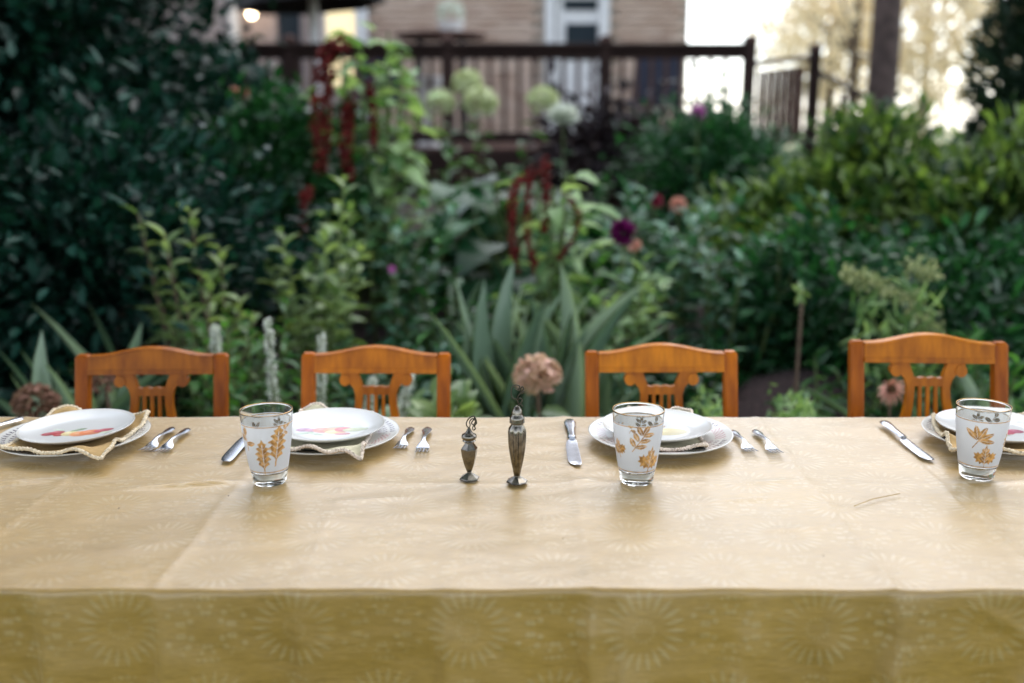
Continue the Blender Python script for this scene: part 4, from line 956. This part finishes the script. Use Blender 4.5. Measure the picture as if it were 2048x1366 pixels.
for i, (u0, u1, v, rz, lab) in enumerate(((158, 457, 706, R(2), 'wooden lyre-back chair behind the brown napkin setting, leftmost of the four'),
    (603, 900, 704, R(-1), 'wooden lyre-back chair behind the small shaker and the white plate with mixed fruit'),
    (1171, 1475, 700, R(1), 'wooden lyre-back chair with a worn pale spot on its top rail behind a tumbler'),
    (1697, 2005, 680, R(-3), 'wooden lyre-back chair at the right with a coneflower showing through it'))):
    w_px = u1 - u0; zc = .338 * FPX / w_px
    # distance whose depth along the lens axis is zc at this image row
    Y = zc * (math.cos(PITCH) + (683 - v) / FPX * math.sin(PITCH))
    p = P((u0 + u1) / 2, v, Y); o = chair if i == 0 else copy_tree(chair)
    o["label"] = lab
    for part in o.children_recursive: part.color = ((.66, .62, .9, 1), (.95, .90, 1, 1), (1, 1, 1, 1), (.88, .86, 1, 1))[i]
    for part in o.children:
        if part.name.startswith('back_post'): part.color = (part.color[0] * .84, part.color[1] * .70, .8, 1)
    if i == 2: MB().lathe([(0, .0006), (.011, .0004), (.012, 0)], 20).build('worn_spot', M['nap_tan'], o)
    o.location = (p.x, Y - .088, 0); o.rotation_euler = (0, 0, rz)
    o.scale = (1, 1, p.z / .803)

# ---------------------------------------------------------------- crockery
def colour_mesh(me, fn, bands=None):
    n = len(me.vertices); co = np.empty(n * 3, np.float32); me.vertices.foreach_get("co", co); co = co.reshape(-1, 3)
    col = np.ones((n, 4), np.float32); col[:, :3] = fn(co)
    a = me.attributes.new("Col", 'FLOAT_COLOR', 'POINT'); a.data.foreach_set("color", col.ravel())
WHITE = np.array([.60, .595, .572])
def charger_prof():
    top = [(0, .004), (.03, .004), (.070, .0045), (.080, .007)] + [(.084 + .044 * k / 26, .009 + .010 * (k / 26) ** .9) for k in range(27)]
    return [(0, 0), (.066, 0), (.070, .0025), (.085, .005), (.125, .0150), (.1288, .0185)] + top[::-1]
def ch_z(r): return np.where(r < .072, .0045, np.where(r < .084, .0045 + (r - .072) / .012 * .0045, np.where(r < .1285, .009 + .010 * np.clip((r - .084) / .044, 0, 1) ** .9, np.maximum(.019 - (r - .1285) * .18, .002))))
def charger_paint(co):
    r = np.hypot(co[:, 0], co[:, 1]); a = np.arctan2(co[:, 1], co[:, 0]); c = np.tile(WHITE * np.array([1, .985, .95]), (len(co), 1))
    up = co[:, 2] > ch_z(r) - .0012
    for (rc, n_, ph, wdt, ln, colr) in ((.1165, 64, 0, .22, .0042, (.09, .07, .10)), (.1035, 60, .5, .20, .0040, (.16, .11, .13)), (.0935, 54, .2, .2, .0028, (.30, .16, .20))):
        x = (a / (2 * PI) * n_ + ph) % 1 - .5; y = (r - rc) / ln
        mk = up & (np.abs(np.abs(x) - .22 * (1 - np.clip(y, -1, 1)) * .5) < wdt * .5) & (np.abs(y) < 1)
        sect = np.sin(a * 4 + 1.0) > -.25
        c[mk & sect] = colr
    pk = up & (np.sin(a * 4 + 1.0) < -.45) & (np.abs(r - .106) < .009) & (np.sin(a * 60) * np.sin(r * 900) > .1)
    c[pk] = (.45, .22, .24); return c
cm = MB().lathe(charger_prof(), 480).mesh('charger_plate', M['china'], 'all'); colour_mesh(cm, charger_paint)
def plate_prof():
    top = [(.0975 * k / 44, .0065 + (.0 if k < 26 else .0115 * ((k - 26) / 18) ** 1.7)) for k in range(45)]
    return [(0, .0005), (.05, .0), (.056, 0), (.058, .003), (.080, .0075), (.0965, .0155), (.0985, .0182)] + top[::-1]
def fruit_paint(kind):
    E = {  # centre x,y (m), radii, rotation, colour
     'apple_pear': [(-.037, -.006, .012, .009, .2, (.36, .05, .06)), (-.027, .0, .011, .009, 0, (.45, .09, .10)), (-.020, -.010, .010, .008, 0, (.40, .05, .05)), (-.006, -.006, .013, .012, 0, (.70, .58, .30)), (.010, -.008, .015, .013, .2, (.72, .30, .14)), (.024, -.002, .017, .013, .3, (.66, .22, .10)), (.040, .007, .015, .008, .5, (.45, .10, .12)), (.0, .012, .012, .005, .6, (.25, .33, .20)), (-.03, .013, .012, .004, -.4, (.55, .60, .50)), (.048, -.004, .010, .005, .1, (.5, .56, .42))],
     'mixed': [(-.040, .004, .012, .009, 0, (.32, .12, .22)), (-.028, .002, .010, .008, 0, (.42, .16, .24)), (-.010, .003, .016, .014, 0, (.62, .20, .14)), (.008, .002, .018, .015, 0, (.66, .28, .14)), (.010, -.006, .016, .010, .2, (.74, .55, .25)), (.020, .006, .014, .012, 0, (.52, .10, .12)), (.036, .005, .017, .010, .2, (.42, .44, .25)), (.046, .008, .012, .008, .2, (.36, .40, .24)), (-.035, -.012, .014, .005, .3, (.34, .42, .28)), (-.018, -.016, .013, .004, -.4, (.38, .45, .30)), (.022, -.015, .012, .006, .1, (.50, .16, .16)), (.0, .018, .02, .004, .1, (.45, .5, .38))],
     'yellow_pear': [(.016, -.006, .030, .018, .1, (.60, .50, .24)), (-.006, .008, .014, .010, .4, (.50, .34, .16)), (-.030, .0, .014, .012, 0, (.42, .40, .20)), (.006, .017, .012, .004, .6, (.36, .24, .12)), (-.02, -.014, .012, .005, -.3, (.40, .45, .30))],
     'red_apple': [(-.012, .0, .022, .017, 0, (.62, .16, .12)), (.008, -.002, .020, .016, 0, (.55, .08, .12)), (-.020, .004, .012, .010, 0, (.72, .50, .22)), (.030, .0, .012, .010, 0, (.40, .08, .14)), (-.03, -.014, .016, .005, .2, (.45, .50, .36)), (.0, -.018, .015, .004, -.2, (.5, .5, .4))]}[kind]
    def f(co):
        r = np.hypot(co[:, 0], co[:, 1]); c = np.tile(WHITE, (len(co), 1)); up = co[:, 2] > .006
        x, y = co[:, 0], co[:, 1] + .008
        for (ex, ey, ra, rb, ro, colr) in E:
            k = 1.18; dx, dy = x - ex * k, y - ey * k; u_ = (dx * math.cos(ro) + dy * math.sin(ro)) / (ra * k); v_ = (-dx * math.sin(ro) + dy * math.cos(ro)) / (rb * k)
            d = u_ * u_ + v_ * v_; al = np.clip((1.05 - d) * 6, 0, 1)[:, None] * up[:, None] * .92
            tone = np.array(colr) * (1 + .22 * (np.sin(x * 900 + y * 500) * np.sin(y * 1100 - x * 300))[:, None]) * (1 + .35 * np.clip(u_ * -.6 + v_ * .7, -.8, 1))[:, None] + .10 * np.clip(1 - ((u_ + .3) ** 2 + (v_ - .3) ** 2) * 5, 0, 1)[:, None]
            c = c * (1 - al) + np.clip(tone, 0, .9) * al
        ln = up & (np.abs(r - .0945) < .0012); c[ln] = (.55, .52, .46); return c
    return f
def lace_edge(parent, pts, mat):
    mb = MB(); n = len(pts); P3 = []
    for i in range(n * 1):
        p, q = Vector(pts[i]), Vector(pts[(i + 1) % n])
        for k in range(4): P3.append(p.lerp(q, k / 4))
    out = []; cen = sum((Vector(p) for p in pts), Vector()) / n
    for i, p in enumerate(P3):
        d = (p - cen); d.z = 0; d.normalize(); s = math.sin(i * 1.75)
        out.append(p + d * (.002 + .0028 * s) + Vector((0, 0, .0016 + .0012 * math.cos(i * 2.6))))
    out.append(out[0]); mb.tube(out, [.0026 + .0008 * math.sin(i * 1.75) for i in range(len(out))], 7)
    return mb.build('lace_edge', mat, parent, 'all')
def napkin(c, corners, mat, lacemat, label, seed=0):
    t = thing('napkin', label, 'napkin', c); N = 44; r_ = np.random.default_rng(seed)
    K = [PT(u, v, CZ + .017) - c for u, v in corners]        # front left, front right, back right, back left
    g = np.linspace(0, 1, N); U, V = np.meshgrid(g, g)
    def bl(k): return (K[0][k] * (1 - U) + K[1][k] * U) * (1 - V) + (K[3][k] * (1 - U) + K[2][k] * U) * V
    ph = r_.uniform(0, 6, 6)
    X = bl(0) + .004 * np.sin(V * 9 + ph[2]) * (U * (1 - U) * 4 + .4); Y = bl(1) + .004 * np.sin(U * 11 + ph[3])
    rad = np.hypot(X, Y); free = np.clip((rad - .09) / .04, 0, 1)
    Z = ch_z(rad) + .0026 + free * (.004 + .004 * np.sin(U * 14 + ph[0] + 2 * np.sin(V * 8)) + .003 * np.sin(V * 19 + U * 6 + ph[1]))
    Z = np.minimum(Z, np.where(rad < .096, .0115, 9))      # pressed flat under the plate
    Z = np.maximum(Z, ch_z(rad) + .0022)
    pts = np.stack([X, Y, Z], -1); i = np.arange(N * N).reshape(N, N)
    f = np.stack([i[:-1, :-1], i[:-1, 1:], i[1:, 1:], i[1:, :-1]], -1).reshape(-1, 4)
    mb = MB(); mb.add(pts.reshape(-1, 3).tolist(), f.tolist()); o = mb.build('cloth', mat, t, 'all')
    so_ = o.modifiers.new('thickness', 'SOLIDIFY'); so_.thickness = .0016; so_.offset = 1
    ring = [pts[0, k] for k in range(N)] + [pts[k, -1] for k in range(1, N)] + [pts[-1, k] for k in range(N - 2, -1, -1)] + [pts[k, 0] for k in range(N - 2, 0, -1)]
    lace_edge(t, [tuple(p) for p in ring], lacemat); return t
SET = [  # charger centre px, salad centre px, fruit, napkin
 ((150, 876), (154, 860), 'apple_pear', 'tan', 'left', R(28), (.004, -.012)),
 ((655, 873), (662, 859), 'mixed', 'cream', 'second', R(12), (-.012, -.004)),
 ((1320, 873), (1311, 859), 'yellow_pear', 'cream', 'third', R(48), (-.01, .004)),
 ((1996, 874), (1990, 860), 'red_apple', 'tan', 'right', R(20), (.012, .0))]
for i, (cpx, spx, fruit, nap, _, rot, sh) in enumerate(SET):
    c = PT(*cpx, CZ + .008); c.z = CZ
    lab = ('at the left edge beside the pair of forks', 'between the oak leaf glass and the small shaker', 'behind the maple leaf glass with sprig', 'at the right edge of the table')[i]
    o = inst('charger_plate', cm, None, c); o.rotation_euler = (0, 0, .3 * i)
    tag(o, 'white dinner plate with patterned rim ' + lab, 'plate', 'patterned dinner plates')
    napkin(c, (((0, 904), (203, 916), (296, 838), (112, 826)), ((560, 904), (720, 914), (746, 831), (606, 823)), ((1238, 902), (1412, 899), (1378, 829), (1255, 829)), ((1905, 906), (2110, 912), (2118, 832), (1866, 838)))[i], M['nap_tan'] if nap == 'tan' else M['nap_cream'], M['lace'] if nap == 'tan' else M['lace_pink'],
           ('tan napkin with cream crochet edge under the leftmost fruit plate', 'pale napkin with rose crochet edge under the mixed fruit plate', 'pale napkin with crochet edge under the yellow pear plate', 'tan napkin with crochet edge under the rightmost fruit plate')[i], i)
    s = PT(*spx, CZ + .024); s.z = CZ + .0137
    s.x = c.x + (s.x - c.x) * .6; s.y = c.y + .004
    pm = MB().lathe(plate_prof(), 220).mesh('fruit_plate', M['china'], 'all'); colour_mesh(pm, fruit_paint(fruit))
    o = inst('fruit_plate', pm, None, s); o.rotation_euler = (R((.8, .5, 0, .4)[i]), R((-1.5, 0, 0, .5)[i]), 0)
    tag(o, ('white salad plate printed with red berries and an orange pear', 'white salad plate printed with mixed fruit and green leaves', 'white salad plate printed with a yellow pear', 'white salad plate printed with a red apple at the right edge')[i], 'plate', 'fruit-printed salad plates')

# ---------------------------------------------------------------- cutlery
def cut_strip(rows, th, mat, name, parent):
    # rows: (y, half width, z, x offset) along the piece; a thin rounded bar
    vs = []; fs = []
    for (y, hw, z, x0) in rows:
        vs += [(x0 - hw, y, z), (x0 - hw * .6, y, z + th), (x0 + hw * .6, y, z + th), (x0 + hw, y, z), (x0 + hw * .6, y, z - th * .5), (x0 - hw * .6, y, z - th * .5)]
    n = len(rows)
    for k in range(n - 1):
        for j in range(6): fs.append((k * 6 + j, k * 6 + (j + 1) % 6, (k + 1) * 6 + (j + 1) % 6, (k + 1) * 6 + j))
    fs += [tuple(range(6))[::-1], tuple((n - 1) * 6 + j for j in range(6))]
    return MB().add(vs, fs).build(name, mat, parent, 50)
def place(t, a, b, nominal):
    d = b - a; t.location = (a.x, a.y, CZ); t.rotation_euler = (0, 0, math.atan2(d.y, d.x) - PI / 2); k = d.length / nominal; t.scale = (max(.9, k ** .5), k, max(.9, k ** .5))
def make_fork():
    t = thing('fork', 'x', 'fork', group='silver forks on the cloth'); sv = M['silver']
    cut_strip([(0, .003, .003, 0), (.004, .0075, .003, 0), (.015, .0095, .0032, 0), (.03, .0085, .004, 0), (.05, .0055, .006, 0), (.075, .0036, .009, 0), (.095, .0034, .010, 0), (.105, .005, .008, 0), (.115, .0105, .004, 0), (.125, .0125, .0022, 0), (.132, .0125, .0022, 0)], .0016, sv, 'handle', t)
    for k in range(4):
        x = -.0102 + .0068 * k; cut_strip([(.131, .0022, .0022, x), (.139, .0015, .0026, x), (.158, .0014, .0052, x), (.168, .0008, .0075, x)], .001, sv, 'tine', t)
    return t
def make_knife():
    t = thing('knife', 'x', 'knife', group='silver knives on the cloth'); sv = M['silver']
    cut_strip([(0, .004, .004, 0), (.003, .008, .005, 0), (.014, .0105, .0055, 0), (.03, .0095, .0055, 0), (.055, .0068, .005, 0), (.085, .0065, .005, 0), (.095, .0075, .005, 0), (.099, .0055, .005, 0)], .003, sv, 'handle', t)
    cut_strip([(.0985, .0055, .0038, 0), (.106, .0085, .003, .001), (.125, .0098, .0022, .0015), (.17, .0105, .0018, .001), (.195, .0102, .0018, .0), (.206, .0085, .0018, -.0012), (.2115, .0045, .0018, -.003)], .0007, sv, 'blade', t)
    return t
fk = make_fork(); kn = make_knife()
for i, (a, b, lab) in enumerate((((345, 858), (287, 908), 'left fork of the pair beside the brown napkin setting'), ((376, 860), (317, 911), 'right fork of the pair beside the brown napkin setting'),
        ((822, 858), (797, 904), 'left fork of the pair near the small shaker'), ((855, 858), (842, 912), 'fork nearest the small shaker'),
        ((1465, 864), (1506, 910), 'left fork of the pair right of the maple leaf glass setting'), ((1510, 863), (1556, 913), 'right fork of the pair in the open cloth between the right chairs'))):
    o = fk if i == 0 else copy_tree(fk); o["label"] = lab; place(o, PT(*a, CZ), PT(*b, CZ), .168)
for i, (a, b, lab) in enumerate((((46, 841), (-110, 886), 'knife at the far left edge, partly under the plate'), ((532, 838), (449, 925), 'knife behind the oak leaf glass, its blade tip showing'),
        ((1139, 845), (1151, 932), 'knife between the tall shaker and the maple leaf glass'), ((1766, 848), (1860, 922), 'knife at an angle before the rightmost chair'))):
    o = kn if i == 0 else copy_tree(kn); o["label"] = lab; place(o, PT(*a, CZ), PT(*b, CZ), .212)

# ---------------------------------------------------------------- gilded tumblers
GH = .120
OUT = [(0, .0002), (.020, 0), (.0245, .001), (.0262, .004), (.0275, .012), (.0290, .022), (.0320, .040), (.0350, .060), (.0375, .080), (.0395, .100), (.0405, .112), (.04065, GH - .0030), (.0408, GH - .0008)]
def out_r(z): return np.interp(z, [q_[1] for q_ in OUT[2:]], [q_[0] for q_ in OUT[2:]])
def glass_prof():
    inn = [(.0404, GH), (.0399, GH - .0008), (.03965, GH - .0030), (.0393, .108), (.0372, .094), (.0350, .076), (.0322, .056), (.0290, .036), (.0270, .024), (.022, .0195), (.012, .0178), (0, .0175)]
    return OUT + inn
gm = MB().lathe(glass_prof(), 72).mesh('tumbler', M['glass'], 'all')
def poly_in(x, y, poly):
    ins = np.zeros(x.shape, bool); n = len(poly)
    for i in range(n):
        x1, y1 = poly[i]; x2, y2 = poly[(i + 1) % n]
        c = ((y1 > y) != (y2 > y)) & (x < (x2 - x1) * (y - y1) / (y2 - y1 + 1e-12) + x1); ins ^= c
    return ins
def maple():
    pts = []
    half = [(0, 1.0), (.06, .80), (.16, .83), (.14, .66), (.24, .55), (.34, .66), (.36, .56), (.50, .58), (.44, .44), (.52, .36), (.38, .30), (.40, .16), (.26, .20), (.22, .08), (.12, .16), (.04, .12), (.02, .1)]
    return half + [(-x, y) for x, y in half[::-1]]
def oak():
    half = [(0, 1.0), (.05, .9), (.13, .86), (.08, .78), (.20, .72), (.12, .64), (.25, .55), (.14, .47), (.24, .37), (.13, .32), (.18, .22), (.07, .16), (.02, .1)]
    return half + [(-x, y) for x, y in half[::-1]]
def mask(S_, Z_, kind, cx, cz, sz, rot):
    dx, dz = (S_ - cx), (Z_ - cz); x = (dx * math.cos(rot) + dz * math.sin(rot)) / sz; y = (-dx * math.sin(rot) + dz * math.cos(rot)) / sz
    if kind in ('maple', 'oak'):
        m_ = poly_in(x, y, maple() if kind == 'maple' else oak()); m_ |= (np.abs(x) < .018) & (y > -.1) & (y < .15)
        vein = (np.abs(x) < .010) & (y > .12) & (y < .85)
        for k in range(4): vein |= (np.abs(np.abs(x) * .9 - (y - .2 - .16 * k)) < .007) & (np.abs(x) < .2) & (y > .15)
        return m_ & ~vein
    n_ = {'sprig': 7, 'tri': 3, 'hand': 5}[kind]; m_ = (np.abs(x - .04 * np.sin(y * 3)) < .016) & (y > -.15) & (y < .62)
    for k in range(n_):
        if kind == 'hand': a = (k - 2) * .62; bx_, by_ = 0, .25; ln, wd = .6, .10
        elif kind == 'tri': a = (-.75, .25, 1.6)[k]; bx_, by_ = 0, (.35, .55, .2)[k]; ln, wd = .48, .12
        else: s = (k % 2) * 2 - 1; a = 0 if k == 6 else s * .95; bx_, by_ = 0, .05 + .25 * (k // 2) if k < 6 else .6; ln, wd = .42, .085
        ux, uy = math.sin(a), math.cos(a); l_ = (x - bx_) * ux + (y - by_) * uy; w_ = (x - bx_) * uy - (y - by_) * ux
        m_ |= (l_ > 0) & (l_ < ln) & (np.abs(w_) < wd * np.sin(PI * np.clip(l_ / ln, 0, 1)) ** .8) & (np.abs(w_) > .008)
    return m_
def tumbler(u, v, label, motifs, rz=0):
    c = PT(u, v, CZ); t = thing('gilded_tumbler', label, 'glass', c, 0, 'frosted tumblers with gilt leaves')
    inst('tumbler', gm, t)
    NA, NZ = 300, 110; z0, z1 = .0235, .1035
    zz = np.linspace(z0, z1, NZ); aa = np.linspace(0, 2 * PI, NA, endpoint=False); A_, Z_ = np.meshgrid(aa, zz); Rr = out_r(Z_) + .0004
    X = Rr * np.sin(A_); Y = -Rr * np.cos(A_); S_ = ((A_ + PI) % (2 * PI) - PI) * .036
    gold = np.zeros(S_.shape, bool)
    back = [('maple', .09, .04, .028, .2), ('sprig', -.09, .062, .03, -.3), ('oak', -.075, .03, .03, .4), ('tri', .085, .078, .026, .5), ('sprig', -.005 + .11, .07, .026, .1)]
    for mt in list(motifs) + back: gold |= mask(S_, Z_, *mt)
    gold |= (np.abs(Z_ - .1015) < .0006) | (np.abs(Z_ - .0262) < .0006)
    pts = np.stack([X, Y, Z_], -1).reshape(-1, 3); i = np.arange(NZ * NA).reshape(NZ, NA); j = np.roll(i, -1, 1)
    f = np.stack([i[:-1], j[:-1], j[1:], i[1:]], -1).reshape(-1, 4)
    me = bpy.data.meshes.new('frosted_band'); me.from_pydata(pts.tolist(), [], f.tolist()); me.materials.append(M['frost'])
    me.polygons.foreach_set("use_smooth", [True] * len(f)); a = me.attributes.new("gold", 'FLOAT', 'POINT'); a.data.foreach_set("value", gold.astype(np.float32).ravel())
    link(bpy.data.objects.new('frosted_band', me), t)
    # leaves that rise over the clear band, and the gilt rim
    n = 72; MB().tube([(.0405 * math.cos(2 * PI * k / n), .0405 * math.sin(2 * PI * k / n), GH) for k in range(n + 1)], .00035, 6).build('gilt_rim', M['gold'], t, 'all')
    t.rotation_euler = (0, 0, rz); return t
tumbler(540, 964, 'frosted tumbler with two gold oak leaves, left of the shakers', [('tri', -.026, .066, .034, .15), ('oak', .001, .028, .054, .03), ('oak', .0205, .042, .062, -.10), ('tri', .032, .088, .02, -.6)])
tumbler(1273, 963, 'frosted tumbler with a gold sprig above a small maple leaf, before the third chair', [('sprig', -.009, .066, .044, -.5), ('maple', .016, .0275, .042, -.12), ('maple', -.036, .05, .03, .2), ('tri', -.016, .093, .018, -.3)])
tumbler(1953, 953, 'frosted tumbler with a five-fingered gold leaf above a maple leaf, right edge', [('hand', -.024, .062, .042, -.45), ('maple', -.006, .028, .037, 0), ('oak', .034, .045, .046, -.1)])

# ---------------------------------------------------------------- shakers
def wire(parent, pts, r=.00095):
    Q = []; pts = [Vector(p) for p in pts]; n = len(pts)
    for i in range(n - 1):
        p0, p1, p2, p3 = pts[max(i - 1, 0)], pts[i], pts[i + 1], pts[min(i + 2, n - 1)]
        for k in range(6):
            s = k / 6; Q.append(.5 * ((2 * p1) + (p2 - p0) * s + (2 * p0 - 5 * p1 + 4 * p2 - p3) * s * s + (3 * p1 - p0 - 3 * p2 + p3) * s ** 3))
    Q.append(pts[-1]); return MB().tube(Q, r, 6).build('wire', M['wire'], parent, 'all')
c = PT(939, 958, CZ)
t = thing('pepper_shaker', 'small six-sided tarnished silver shaker with a wire topper', 'shaker', c)
MB().lathe([(0, 0), (.0165, 0), (.0170, .0015), (.0160, .003), (.0075, .0085), (.0040, .011), (.0038, .013)], 6, off=.35).build('foot', M['pewter'], t)
MB().lathe([(.0038, .0125), (.0050, .015), (.0090, .026), (.0125, .040), (.0138, .050), (.0138, .0515), (.0095, .0575), (.0070, .061), (.0070, .0625)], 6, off=.35).build('body', M['pewter'], t)
cap = MB().lathe([(.0072, .062), (.0100, .0632), (.0108, .0645), (.0098, .0665), (.0118, .0690), (.0124, .0715), (.0112, .0745), (.0065, .0772), (.0045, .080), (.0030, .0835), (.0014, .086), (0, .0862)], 24).build('cap', M['pewter'], t, True)
hm = MB().lathe([(0, 0), (.0007, 0), (.0007, .0006), (0, .0006)], 6).mesh('hole', M['cone'])
for k in range(7):
    a = -PI / 2 + (k - 3) * .38; inst('hole', hm, cap, (.0080 * math.cos(a), .0080 * math.sin(a), .0764))
k = .001
wire(t, [(0, 0, .0855), (-3 * k, 0, .088), (-4 * k, -1 * k, .094), (0, 0, .101), (6 * k, 1 * k, .1045), (9 * k, 0, .104), (7 * k, 1 * k, .098), (4 * k, 0, .094), (7 * k, -1 * k, .091), (10 * k, 0, .096), (8 * k, 1 * k, .102)])
wire(t, [(0, 0, .0855), (2 * k, 0, .090), (1 * k, 1 * k, .095), (4 * k, 0, .1), (8 * k, -1 * k, .1), (11 * k, 0, .094), (9 * k, 0, .088), (10 * k, 1 * k, .084), (7 * k, 0, .081)])
wire(t, [(9 * k, 0, .104), (11 * k, 1 * k, .099), (12 * k, 0, .093), (9 * k, 0, .09), (6 * k, 1 * k, .087), (6 * k, 0, .082)])
c = PT(1034, 964, CZ)
t = thing('salt_shaker', 'tall slim fluted tarnished silver shaker with a curled wire topper', 'shaker', c)
MB().lathe([(0, 0), (.0168, 0), (.0174, .0015), (.0165, .003), (.0080, .008), (.0050, .010), (.0048, .0115)], 8, off=.2).build('foot', M['pewter'], t)
fl = lambda a, z: 1 + (.20 * abs(math.cos(4 * a + .8)) ** .7 - .13) * min(1, max(0, (z - .012) / .02)) * min(1, max(0, (.094 - z) / .008))
MB().lathe([(.0048, .0112), (.0056, .014), (.0068, .022)] + [(.0068 + .0068 * math.sin(PI / 2 * s / 12), .022 + .056 * s / 12) for s in range(1, 13)] + [(.0137, .084), (.0128, .089), (.0105, .0935), (.0092, .096), (.0092, .0975)], 64, rmod=fl).build('body', M['pewter'], t, True)
cap = MB().lathe([(.0094, .097), (.0118, .0985), (.0122, .100), (.0116, .1015), (.0120, .1035), (.0112, .108), (.0088, .1105), (.0084, .113), (.0078, .118), (.0055, .1225), (.0025, .1255), (0, .1262)], 28).build('cap', M['pewter'], t, True)
for k_ in range(5):
    a = -PI / 2 + (k_ - 2) * .5; inst('hole', hm, cap, (.0058 * math.cos(a), .0058 * math.sin(a), .1218))
wire(t, [(1 * k, 0, .1255), (2 * k, 0, .130), (-1 * k, 0, .136), (-6 * k, -1 * k, .138), (-9 * k, 0, .143), (-9 * k, 0, .150), (-7 * k, 1 * k, .157), (-1 * k, 0, .159), (4 * k, 0, .157), (1 * k, -1 * k, .152), (-5 * k, 0, .156)])
wire(t, [(1 * k, 0, .1255), (5 * k, 0, .130), (8 * k, 0, .134), (5 * k, 1 * k, .138), (1 * k, 0, .136), (2 * k, 0, .142), (6 * k, 0, .147), (10 * k, 0, .153), (8 * k, 1 * k, .156), (5 * k, 0, .152), (7 * k, 0, .147), (11 * k, 0, .149)])
wire(t, [(5 * k, 0, .129), (8 * k, 0, .126), (9 * k, 0, .124)])
# crumbs of garden debris on the cloth
sp = MB().lathe([(0, 0), (.0012, .0003), (.001, .001), (0, .0013)], 7).mesh('crumb', M['cone'])
for (u, v, lab) in ((238, 1017, 'tiny dark crumb on the cloth at the left'), (1126, 1078, 'tiny dark crumb near the central crease of the cloth'), (1647, 1112, 'tiny dark crumb on the cloth at the right'), (457, 992, 'tiny dark crumb left of the oak leaf glass')):
    tag(inst('crumb', sp, None, PT(u, v, CZ + .0005)), lab, 'crumb', 'crumbs on the cloth')
q0 = PT(1708, 1012, CZ); tag(MB().tube([PT(1708, 1012, CZ + .001), PT(1745, 998, CZ + .0015), PT(1800, 987, CZ + .001)], .0006, 6).build('grass_blade', M['nap_tan'], None, True), 'thin dry grass blade lying on the cloth at the right', 'grass blade')
